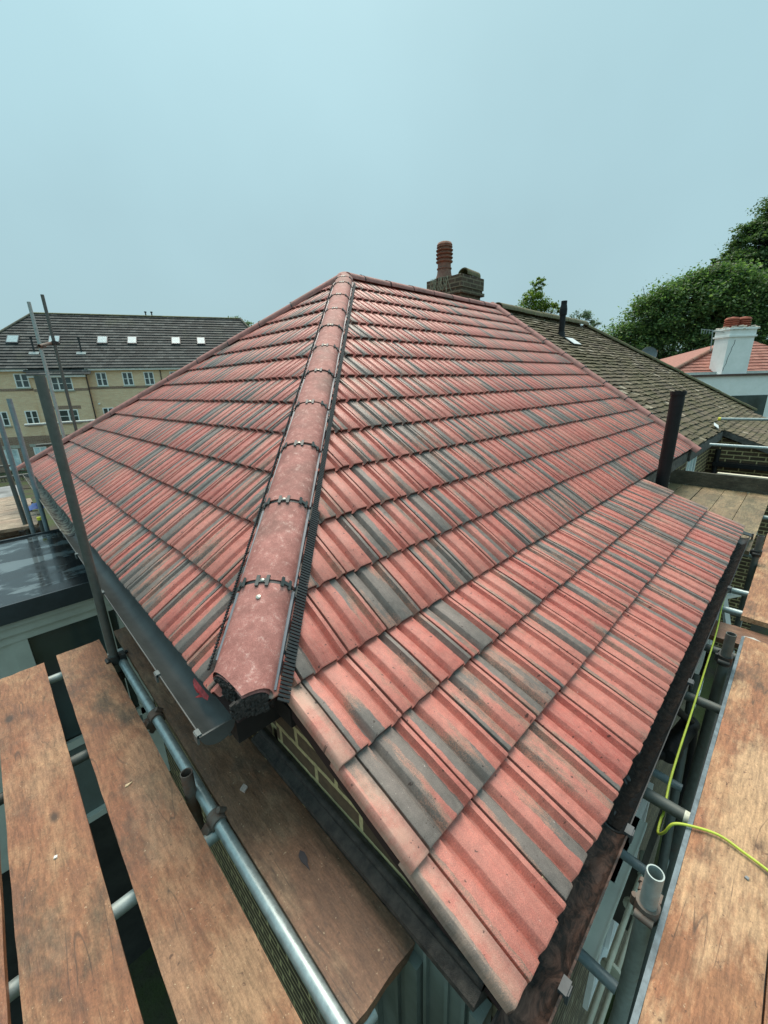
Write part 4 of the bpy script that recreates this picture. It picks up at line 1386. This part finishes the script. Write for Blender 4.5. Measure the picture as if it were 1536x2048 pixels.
# ------------------------------------------------------------------ apartment block
AS = 1.2
FD = Vector((math.cos(math.radians(-24)), math.sin(math.radians(-24)), 0)); FN = Vector((-FD.y, FD.x, 0))
AP0 = Vector((CAMP.x, CAMP.y, 0)) + (Vector((6.467, 36.3255, 0)) - Vector((CAMP.x, CAMP.y, 0))) * AS


def ap(s, z, o=0.0):
    """facade coordinates (measured at unit scale) to world"""
    p = AP0 + FD * (s * AS) + FN * o
    return Vector((p.x, p.y, 1.1228 + (z - 1.1228) * AS))


apt = thing('apartment_block', 'yellow brick flats with a long grey tiled roof and roof lights', 'apartment block', (AP0.x, AP0.y, GZ))


def wallbox(g, s0, s1, z0, z1, o0, o1):
    c = (ap(s0, z0, o0) + ap(s1, z1, o1)) / 2
    return g.obox(c, FD * (s1 - s0) * AS / 2, FN * (o1 - o0) / 2, (0, 0, (z1 - z0) * AS / 2))


ZG = (GZ - 1.1228) / AS + 1.1228
g = G(); wallbox(g, -14, 13.5, -2.0, 2.82, 0, 9); build('brick_wall', g, brick_apt, apt)
g = G(); wallbox(g, -3.75, -.47, -2.0, 2.4, -.35, 0); build('projecting_bay', g, brick_apt, apt)
g = G(); wallbox(g, -14, 13.5, ZG, -2.0, 0, 9); wallbox(g, -3.75, -.47, ZG, -2.0, -.35, -.001)
build('ground_storey_wall', g, brick_red, apt)
g = G(); wallbox(g, -14, -3.75, 1.40, 1.58, -.02, -.001); wallbox(g, -.47, 13.5, 1.40, 1.58, -.02, -.001); wallbox(g, -3.75, -.47, 1.32, 1.50, -.37, -.351)
wallbox(g, -3.0, -1.2, .06, .30, -.37, -.352)
wallbox(g, -14, -3.75, -2.05, -1.75, -.02, -.001); wallbox(g, -.47, 13.5, -2.05, -1.75, -.02, -.001); wallbox(g, -3.75, -.47, -2.05, -1.75, -.37, -.351)
build('brick_band', g, brick_red, apt)
g = G(); wallbox(g, -14, -3.8, 2.72, 2.86, -.34, -.02); wallbox(g, -.45, 13.5, 2.72, 2.86, -.34, -.02); wallbox(g, -3.85, -.42, 2.28, 2.42, -.72, -.36)
build('white_fascia', g, white_u, apt)
g = G(); wallbox(g, -14, -3.8, 2.86, 2.93, -.46, -.30); wallbox(g, -.45, 13.5, 2.86, 2.93, -.46, -.30); wallbox(g, -3.85, -.42, 2.42, 2.49, -.84, -.68)
build('eaves_gutter', g, trim_m, apt)
# roof planes: front slope rises back to the ridge
RB = 5.2
e0, r0 = ap(-14.4, 2.86, -.36), None
zr = 7.06
vdir = (ap(0, zr, RB) - ap(0, 2.88, -.36)); vl = vdir.length; vdir.normalize()
ndir = FD.cross(vdir).normalized(); ndir = ndir if ndir.z > 0 else -ndir
g = G()
plain_tiles(g, ap(-14.6, 2.88, -.36), FD, vdir, ndir, 28.6 * AS, vl, .46, .38, .06, .095, .45)
lh0 = ap(-8.6, 2.88, -.36); lh1 = ap(-4.15, zr, RB)
rh0 = ap(13.8, 2.88, -.36); rh1 = ap(11.0, zr, RB)
nl_ = (lh1 - lh0).cross(ndir).normalized(); nl_ = nl_ if nl_.dot(FD) < 0 else -nl_
nr_ = (rh1 - rh0).cross(ndir).normalized(); nr_ = nr_ if nr_.dot(FD) > 0 else -nr_
build('roof', g, slate_m, apt, None, [(lh0, nl_), (rh0, nr_)])
g = G()
plain_tiles(g, ap(-3.86, 2.43, -.80), FD, vdir, ndir, 3.42 * AS, .85, .46, .345, .05, .06, .35)
build('bay_roof', g, slate_m, apt)
g = G()
bk0, bk1 = ap(-8.6, 2.88, 11), ap(13.8, 2.88, 11)
g.add([lh0 - ndir * .03, rh0 - ndir * .03, rh1 - ndir * .03, lh1 - ndir * .03, bk0, bk1], [(0, 1, 2, 3), (0, 3, 4), (1, 5, 2), (3, 2, 5, 4), (0, 4, 5, 1)])
build('roof_structure', g, plain('roof_felt', (.05, .055, .055), .9, 0, .2, 2), apt)
g = G(); cnt = 34
for i in range(cnt):
    arc_tile(g, lh1.lerp(rh1, i / cnt) + Vector((0, 0, .02)), lh1.lerp(rh1, (i + .96) / cnt) + Vector((0, 0, .02)), (0, 0, 1), .16, .12, .03, 8)
build('ridge_capping', g, plain('lichened_ridge', (.17, .16, .085), .85, 0, .6, 1.2), apt)
g = G()
for i in range(26):
    arc_tile(g, lh0.lerp(lh1, i / 26) + ndir * .05, lh0.lerp(lh1, (i + .96) / 26) + ndir * .05, (0, 0, 1), .14, .12, .03, 6)
    arc_tile(g, rh0.lerp(rh1, i / 26) + ndir * .05, rh0.lerp(rh1, (i + .96) / 26) + ndir * .05, (0, 0, 1), .14, .12, .03, 6)
build('hip_capping', g, plain('lichened_hip', (.12, .12, .09), .85, 0, .5, 1.5), apt)


def apt_win(s0, s1, z0, z1, o=0.0, cols_=2, bright=glass_d):
    f = G(); p = G(); fw = .065
    wallbox(f, s0, s1, z1 - fw, z1, o - .05, o - .002); wallbox(f, s0, s1, z0, z0 + fw, o - .05, o - .002)
    wallbox(f, s0, s0 + fw, z0 + fw, z1 - fw, o - .05, o - .002); wallbox(f, s1 - fw, s1, z0 + fw, z1 - fw, o - .05, o - .002)
    for i in range(1, cols_):
        c_ = s0 + (s1 - s0) * i / cols_
        wallbox(f, c_ - .045, c_ + .045, z0 + fw, z1 - fw, o - .048, o - .002)
    zc = z0 + (z1 - z0) * .5
    wallbox(f, s0 + fw, s1 - fw, zc - .018, zc + .018, o - .046, o - .003)
    wallbox(p, s0 + fw * .9, s1 - fw * .9, z0 + fw * .9, z1 - fw * .9, o - .02, o - .0035)
    fo = build('window', f, white_u, apt)
    build('pane', p, bright, fo)
    q = G(); wallbox(q, s0 - .06, s1 + .06, z0 - .09, z0 - .01, o - .12, o - .004)
    build('sill', q, plain('stone_sill', (.42, .42, .34), .8) if 'stone_sill' not in MATS else MATS['stone_sill'], fo)


top = [(-4.80, -3.98, 0), (.10, .80, 0), (1.80, 2.50, 0), (3.25, 3.93, 0), (5.05, 5.8, 0), (7.1, 7.8, 0), (8.7, 9.4, 0), (-6.9, -6.15, 0), (-9, -8.2, 0)]
for s0, s1, o in top: apt_win(s0, s1, 1.62, 2.58, o)
apt_win(-2.62, -1.36, 1.38, 2.32, -.35, 3)
for s0, s1, o in [(-4.76, -4.0, 0), (.06, .78, 0), (-6.5, -5.75, 0), (1.8, 2.5, 0), (3.3, 4.0, 0), (5.1, 5.8, 0)]: apt_win(s0, s1, -.95, .05, o)
apt_win(-2.65, -1.45, -.90, .03, -.35, 2)
for s0, s1, o, z0, z1 in [(-6.62, -5.78, 0, -4.05, -2.6), (-4.85, -4.05, 0, -3.6, -2.55), (-8.6, -7.8, 0, -3.9, -2.6)]: apt_win(s0, s1, z0, z1, o, 2, glass_l)
g = G(); wallbox(g, -6.8, -5.6, -2.56, -2.34, -.08, -.022); wallbox(g, -5.0, -3.9, -2.52, -2.32, -.08, -.022); build('stone_lintel', g, plain('lintel', (.42, .42, .36), .8), apt)
dpm = plain('brown_pipe', (.06, .03, .028), .5)
for s, z0, z1, o_, r_ in ((-3.42, -4.4, 2.5, -.40, .055), (-.42, -4.4, 2.6, -.40, .055), (4.42, 1.7, 2.7, -.08, .04)):
    build('downpipe', G().tube(ap(s, z0, o_), ap(s, z1, o_), r_, 10), dpm, apt, 40)
g = G(); g.lathe(ap(-.05, .35, -.12), [(.0, -.1), (.09, -.05), (.09, .05), (0, .1)], 10); build('alarm_box', g, white_u, apt)
for s, w in ((-4.95, .75), (.62, .70), (2.62, .66), (5.72, .66), (7.60, .62), (-2.45, .72)):
    t = .53
    c_ = ap(s, 2.88 + (zr - 2.88) * .49, -.36 + (RB + .36) * .49) + ndir * .12
    f = G().obox(c_, FD * w * AS * .5, vdir * .52, ndir * .05)
    fo = build('roof_light', f, trim_m, apt)
    build('pane', G().obox(c_ + ndir * .052, FD * w * AS * .42, vdir * .43, ndir * .006), plain('skylight_glass', (.42, .53, .55), .2) if 'skylight_glass' not in MATS else MATS['skylight_glass'], fo)
for s, tt in ((-3.55, .27), (-.68, .27)):
    c_ = ap(s, 2.88 + (zr - 2.88) * tt, -.36 + (RB + .36) * tt)
    build('vent_pipe', G().tube(c_, c_ + Vector((0, 0, 1.15)), .07, 10).tube(c_ + Vector((0, 0, 1.15)), c_ + Vector((0, 0, 1.3)), .10, 10), black_m, apt)
    build('vent_flashing', G().obox(c_ - vdir * .15 + ndir * .09, FD * .36, vdir * .16, ndir * .01), plain('lead_flashing', (.30, .36, .36), .6) if 'lead_flashing' not in MATS else MATS['lead_flashing'], apt)
for s in (3.55, 4.0):
    c_ = ap(s, zr, RB + .3)
    build('vent_pipe', G().tube(c_ - Vector((0, 0, .4)), c_ + Vector((0, 0, .42)), .06, 8).tube(c_ + Vector((0, 0, .42)), c_ + Vector((0, 0, .52)), .11, 8), black_m, apt)
# wall and railings in front of the flats
g = G(); wallbox(g, -12, -1, ZG, -4.35, -9.0, -8.8)
tag(build('garden_wall', g, brick_red, None, None, None, tuple(ap(-6, ZG, -8.9))), 'low brown brick garden wall in front of the flats', 'wall')
g = G()
for i in range(60): wallbox(g, -12 + i * .16, -12 + i * .16 + .03, -4.4, -3.85, -5.02, -4.99)
wallbox(g, -12, -2.5, -3.88, -3.84, -5.03, -4.98); wallbox(g, -12, -2.5, -4.36, -4.32, -5.03, -4.98)
wallbox(g, -12, -2.5, ZG, -4.4, -5.1, -4.95)
tag(build('iron_railings', g, black_m, None, None, None, tuple(ap(-6, ZG, -5))), 'black iron railings before the ground floor of the flats', 'railings')

# ------------------------------------------------------------------ white rendered house at right
wh = thing('white_house', 'white rendered house with a white painted chimney and red hipped roof', 'house', (24, 2, GZ))
WD = Vector((25.14 - 22.3, .37 - 3.09, 0)).normalized(); WN = Vector((-WD.y, WD.x, 0))
WN = WN if WN.dot(CAMF) > 0 else -WN
W0 = Vector((22.3, 3.12, 0))


def wp(s, z, o=0.0):
    p = W0 + WD * s + WN * o
    return Vector((p.x, p.y, z))


def wb(g, s0, s1, z0, z1, o0, o1):
    return g.obox((wp(s0, z0, o0) + wp(s1, z1, o1)) / 2, WD * (s1 - s0) / 2, WN * (o1 - o0) / 2, (0, 0, (z1 - z0) / 2))


build('rendered_wall', wb(G(), -.4, 9, GZ, 1.12, 0, 6), render_m, wh)
g = G(); wb(g, -.3, 9, 1.10, 1.19, -.10, .05)
build('eaves_gutter', g, plain('brown_gutter', (.10, .055, .045), .6, 0, .4, 4), wh)
g = G(); wb(g, -.6, 9, 1.19, 1.30, .30, .36); build('grey_flashing', g, galv_l, wh)
AX_ = Vector((28.54, 2.14, 2.95))
ra, rb, rc = wp(-.35, 1.22, .4), wp(7.6, 1.22, .4), AX_
rd, rbk = wp(-.75, 1.22, 6.8), wp(7.6, 1.22, 6.8)
g = G()
_o = (AX_ - W0).dot(WN)
vv_ = wp(0, AX_.z, _o) - wp(0, 1.22, .4); vvl = vv_.length; vv_.normalize(); nn_ = WD.cross(vv_).normalized(); nn_ = nn_ if nn_.z > 0 else -nn_
plain_tiles(g, wp(-.9, 1.22, .4), WD, vv_, nn_, 8.8, vvl, .25, .30, .04, .04, .3)
n1_ = (rc - ra).cross(nn_).normalized(); n1_ = n1_ if n1_.dot(WD) < 0 else -n1_
n2_ = (AX_ + WD * .4 - rb).cross(nn_).normalized(); n2_ = n2_ if n2_.dot(WD) > 0 else -n2_
build('roof_slope', g, red_rt, wh, None, [(ra, n1_), (rb, n2_)])
g = G(); re_ = AX_ + WD * .4
dd_ = Vector((0, 0, -.05))
g.add([ra + dd_, rb + dd_, re_ + dd_, rc + dd_, rd + dd_, rbk + dd_], [(0, 1, 2, 3), (0, 3, 4), (1, 5, 2), (3, 2, 5, 4), (0, 4, 5, 1)])
build('rear_roof', g, red_rt, wh)
g = G()
for i in range(9): arc_tile(g, ra.lerp(rc, i / 9) + nn_ * .05, ra.lerp(rc, (i + .96) / 9) + nn_ * .05, (0, 0, 1), .10, .10, .02, 8)
for i in range(4): arc_tile(g, rc.lerp(re_, i / 4) + nn_ * .05, rc.lerp(re_, (i + .96) / 4) + nn_ * .05, (0, 0, 1), .10, .10, .02, 8)
build('hip_capping', g, terra, wh)
# chimney stack, leaning slightly, with corbelled head
g = G()
c0, c1_ = wp(2.35, 1.14, .25), wp(2.35, 3.0, .25)
wb(g, 1.90, 3.02, 1.13, 2.72, .02, .80); wb(g, 1.84, 3.08, 2.72, 2.79, -.04, .86); wb(g, 1.88, 3.04, 2.79, 3.10, .0, .82); wb(g, 1.82, 3.10, 3.02, 3.09, -.06, .88)
cw = build('chimney', g, render_m, wh)
g = G(); rr = random.Random(31)
for i in range(140):
    q = rr.uniform(.02, .07); c_ = wp(rr.uniform(1.84, 3.08), 3.10 + rr.uniform(-.06, .06), rr.uniform(-.06, .85))
    g.obox(c_, (q, 0, q * .3), (0, q, 0), (0, 0, q * .5))
build('flaunching', g, plain('pale_mortar', (.40, .38, .32), .95, 0, .4, 8), cw)
for s in (2.20, 2.72):
    g = G(); b_ = wp(s, 3.10, .42); pr_ = [(.25, 0), (.25, .05)]
    z = .05
    for i in range(4): pr_ += [(.21, z + .02), (.27, z + .05), (.27, z + .08)]; z += .08
    pr_ += [(.22, z + .06), (.0, z + .10)]
    g.lathe(b_, pr_, 14); build('chimney_pot', g, terra_b, cw, 40)
g = G(); g.tube(wp(1.5, 2.2, .4), wp(1.42, 3.02, .4), .018, 8); g.tube(wp(1.42, 3.0, .4), wp(2.0, 2.93, .3), .012, 8); g.tube(wp(.9, 3.10, .4), wp(1.9, 2.97, .4), .014, 8)
for k in range(5): g.tube(wp(.92 + k * .12, 2.92 + .17, .4), wp(.92 + k * .12, 2.92 - .02 + .02, .4), .010, 6)
build('tv_aerial', g, galv_l, wh)
g = G(); wb(g, .85, 1.75, 1.6, 2.42, 4.6, 5.6); wb(g, .78, 1.82, 2.42, 2.55, 4.53, 5.67)
build('brick_chimney', g, mat_brick('mottled_brick', (.26, .20, .11), (.16, .10, .07), (.20, .18, .13), .25, .085, .014), wh)
g = G(); dcen = wp(-.15, 2.2, 2.2); dn_ = (WN * -1 + Vector((0, 0, .35)) + WD * -.3).normalized()
g.lathe(dcen, [(.02, 0), (.18, .02), (.30, .06), (.36, .10), (.355, .11), (.29, .07), (.02, .02)], 20, dn_)
g.tube(dcen, dcen - Vector((0, 0, 1.0)), .03, 8)
build('satellite_dish', g, plain('dish_grey', (.12, .15, .16), .6), wh, 50)
g = G(); wb(g, 2.55, 4.2, -.9, .25, -.02, .01); build('dark_window', g, glass_d, wh)
g = G()
ra_ = random.Random(8)
p = [wp(2.2, 2.6, .012)]
for k in range(9): p.append(wp(2.2 - .035 * k + ra_.uniform(-.02, .02), 2.6 - .16 * k, .012))
build('wall_cable', G().path(p, .008, 5), black_m, wh)

# ------------------------------------------------------------------ trees


def tree(name, label, base, top, lobes, nleaf, size, mat, seed, trunk_r=.3, limbs=7, flat=.6, sparse=0.0, twigs=0, group=None):
    rr = np.random.default_rng(seed)
    root = thing(name, label, 'tree', base, group)
    base = Vector(base)
    g = G()
    ht = top - base.z
    tp = base + Vector((0, 0, ht * .45))
    pts = [base, base + Vector((.1, .05, ht * .2)), tp]
    for i in range(2): g.tube(pts[i], pts[i + 1], trunk_r * (1 - i * .25), 10, r1=trunk_r * (.75 - i * .25))
    r_ = random.Random(seed)
    for (c, rad) in lobes:
        c = Vector(c)
        mid = tp.lerp(c, .5) + Vector((r_.uniform(-.3, .3), r_.uniform(-.3, .3), .2))
        st = base + Vector((0, 0, ht * r_.uniform(.28, .45)))
        g.tube(st, mid, trunk_r * .42, 8, r1=trunk_r * .28); g.tube(mid, c, trunk_r * .28, 8, r1=trunk_r * .12)
        for k in range(limbs):
            d = Vector((r_.gauss(0, 1), r_.gauss(0, 1), r_.gauss(.3, .8))).normalized()
            e_ = c + Vector((d.x * rad[0], d.y * rad[1], d.z * rad[2])) * r_.uniform(.6, .95)
            g.tube(c.lerp(mid, r_.random() * .3), e_, trunk_r * .10, 5, r1=.012)
    for k in range(twigs):
        c, rad = lobes[k % len(lobes)]
        a_ = Vector(c) + Vector((r_.uniform(-.7, .7) * rad[0], r_.uniform(-.7, .7) * rad[1], rad[2] * .7))
        g.tube(a_, a_ + Vector((r_.uniform(-.4, .4), r_.uniform(-.4, .4), rad[2] * r_.uniform(.35, .6))), .03, 5, r1=.008)
    build('trunk', g, bark, root, 50)
    vol = np.array([r[0] * r[1] * r[2] for _, r in lobes]) ** .67
    per = (nleaf * vol / vol.sum()).astype(int)
    Vs = []; 
    for (c, rad), nn in zip(lobes, per):
        # clumps near the lobe's shell, leaves round each clump
        ncl = max(6, nn // 70)
        d = rr.normal(size=(ncl, 3)); d /= np.linalg.norm(d, axis=1)[:, None]
        d[:, 2] = np.where(d[:, 2] < -.5, -d[:, 2], d[:, 2])
        rad_ = rr.uniform(.62, 1.06, size=(ncl, 1)) ** (1.0)
        cl = np.array(c) + d * rad_ * np.array(rad)
        cs = rr.uniform(.09, .20, size=ncl) * min(rad)
        idx = rr.integers(0, ncl, nn)
        off = rr.normal(size=(nn, 3)) * cs[idx][:, None] * np.array([1.15, 1.15, flat])
        P = cl[idx] + off
        a = rr.normal(size=(nn, 3)); a /= np.linalg.norm(a, axis=1)[:, None]
        b = rr.normal(size=(nn, 3)); b -= (a * b).sum(1)[:, None] * a; b /= np.linalg.norm(b, axis=1)[:, None]
        sz = (size * rr.uniform(.55, 1.3, nn))[:, None]
        if True:
            up_ = rr.normal(size=(nn, 3)) * .55 + np.array([0, 0, 1.0]); up_ /= np.linalg.norm(up_, axis=1)[:, None]
            a -= (a * up_).sum(1)[:, None] * up_; a /= np.linalg.norm(a, axis=1)[:, None]; b = np.cross(up_, a)
        q = np.stack([P - a * sz, P - b * sz * .55, P + a * sz, P + b * sz * .55], 1)
        Vs.append(q.reshape(-1, 3))
    V = np.concatenate(Vs)
    me = bpy.data.meshes.new('crown')
    n4 = len(V) // 4
    me.from_pydata((V - np.array(base)).tolist(), [], np.arange(n4 * 4).reshape(-1, 4).tolist())
    me.materials.append(mat)
    o = bpy.data.objects.new('crown', me); COL.objects.link(o); o.parent = root
    return root


def W(p): return tuple(p)


tree('broadleaf_tree', 'broad dense green tree behind the white house', (36.3, 6.4, GZ), 7.5,
     [((35.0, 8.6, 2.9), (2.3, 2.3, 2.4)), ((35.2, 7.6, 4.9), (2.1, 2.1, 1.9)), ((36.4, 6.0, 5.9), (2.5, 2.5, 1.9)), ((37.4, 4.4, 5.4), (2.4, 2.4, 2.4)), ((36.3, 6.6, 2.6), (3.0, 3.0, 2.5)),
      ((38.0, 3.3, 3.2), (2.4, 2.4, 2.6)), ((38.6, 2.2, 5.0), (2.2, 2.2, 2.3)), ((34.2, 9.4, 1.3), (1.5, 1.5, 1.7)), ((35.7, 6.5, .6), (2.8, 2.8, 1.8)), ((37.6, 3.0, .6), (2.6, 2.6, 1.8)), ((37.0, 5.0, 7.0), (1.4, 1.4, 1.1))],
     120000, .105, leaf_a, 3, .38, 6, .7, twigs=7)
tree('tall_tree', 'taller dark tree rising at the right picture edge above the broad one', (45.5, 3.0, GZ), 16,
     [((44.5, 4.0, 10.6), (1.9, 1.9, 1.5)), ((45.6, 2.2, 12.6), (2.0, 2.0, 1.7)), ((44.6, 4.2, 8.0), (2.2, 2.2, 1.5)), ((46.5, .8, 10.4), (2.5, 2.5, 2.0)), ((46.8, .2, 14.8), (2.1, 2.1, 1.9)), ((45.6, 2.6, 9.0), (2.4, 2.4, 2.0)), ((47.6, -1.2, 12.5), (3.0, 3.0, 3.0)), ((43.4, 5.6, 9.4), (1.0, 1.0, .6)), ((45.0, 3.0, 6.5), (2.6, 2.6, 2.0)), ((41.8, 4.7, 7.9), (1.3, 1.3, 1.15)), ((42.7, 4.1, 8.7), (1.3, 1.3, 1.15)), ((43.6, 3.8, 10.0), (1.3, 1.3, 1.15)), ((44.5, 3.5, 11.2), (1.3, 1.3, 1.15)), ((43.1, 3.4, 7.8), (1.3, 1.3, 1.15)), ((45.4, 3.0, 12.0), (1.3, 1.3, 1.15))],
     95000, .105, leaf_b, 5, .45, 7, .5, twigs=5)
tree('pointed_tree', 'small bright green pointed tree just left of the flue pipe', (25.9, 12.0, GZ), 7.4,
     [((25.95, 12.0, 6.55), (.42, .42, .60)), ((25.9, 12.1, 5.7), (.85, .85, .75)), ((26.0, 11.9, 4.8), (1.25, 1.25, .9)), ((25.1, 12.7, 5.25), (.45, .45, .3)), ((26.6, 11.2, 5.3), (.5, .5, .4)), ((26.1, 12.0, 3.4), (1.4, 1.4, 1.2))],
     15000, .062, leaf_c, 8, .14, 9, .8)
tree('feathery_tree', 'thin grey-green feathery tree right of the flue pipe', (28.1, 9.8, GZ), 6,
     [((27.9, 9.9, 4.55), (.9, .9, .6)), ((28.4, 9.3, 4.0), (.6, .6, .6)), ((27.4, 10.4, 4.3), (.5, .5, .35)), ((28.1, 9.8, 3.2), (1.0, 1.0, .8))],
     4200, .055, leaf_d, 9, .12, 9, .8)
for i, (x, y, z, r, lb) in enumerate(((27.3, 63.8, 9.4, 1.5, 'leftmost of the treetops showing above the grey ridge of the flats'), (30.2, 61.6, 9.4, 1.9, 'middle treetop showing above the grey ridge of the flats'),
                                 (32.0, 60.0, 8.9, 1.6, 'rightmost treetop above the grey ridge, by the red hip'))):
    tree('distant_tree', lb, (x, y, GZ), z + 2, [((x, y, z), (r, r, 1.9)), ((x + .8, y - .7, z - .6), (r, r, 1.5)), ((x - .6, y + .5, z - 1.2), (r, r, 1.6))], 6000, .14, leaf_a, 40 + i, .25, 4, group='treetops beyond the flats')
for i, (x, y, r) in enumerate(((20.5, 15, 2.2), (30, 16, 3.0), (42, 14, 4.0))):
    tree('garden_tree', ['low round tree hidden down behind the ridge near the chimney', 'low tree down behind the pointed bright green tree', 'wide low tree between the feathery tree and the broad dense one'][i],
         (x, y, GZ), 1, [((x, y, -1.2 + .3 * i), (r, r, 1.8)), ((x + 1, y - 1, -1.5), (r, r, 1.6))], 2500, .2, leaf_b, 60 + i, .2, 4)
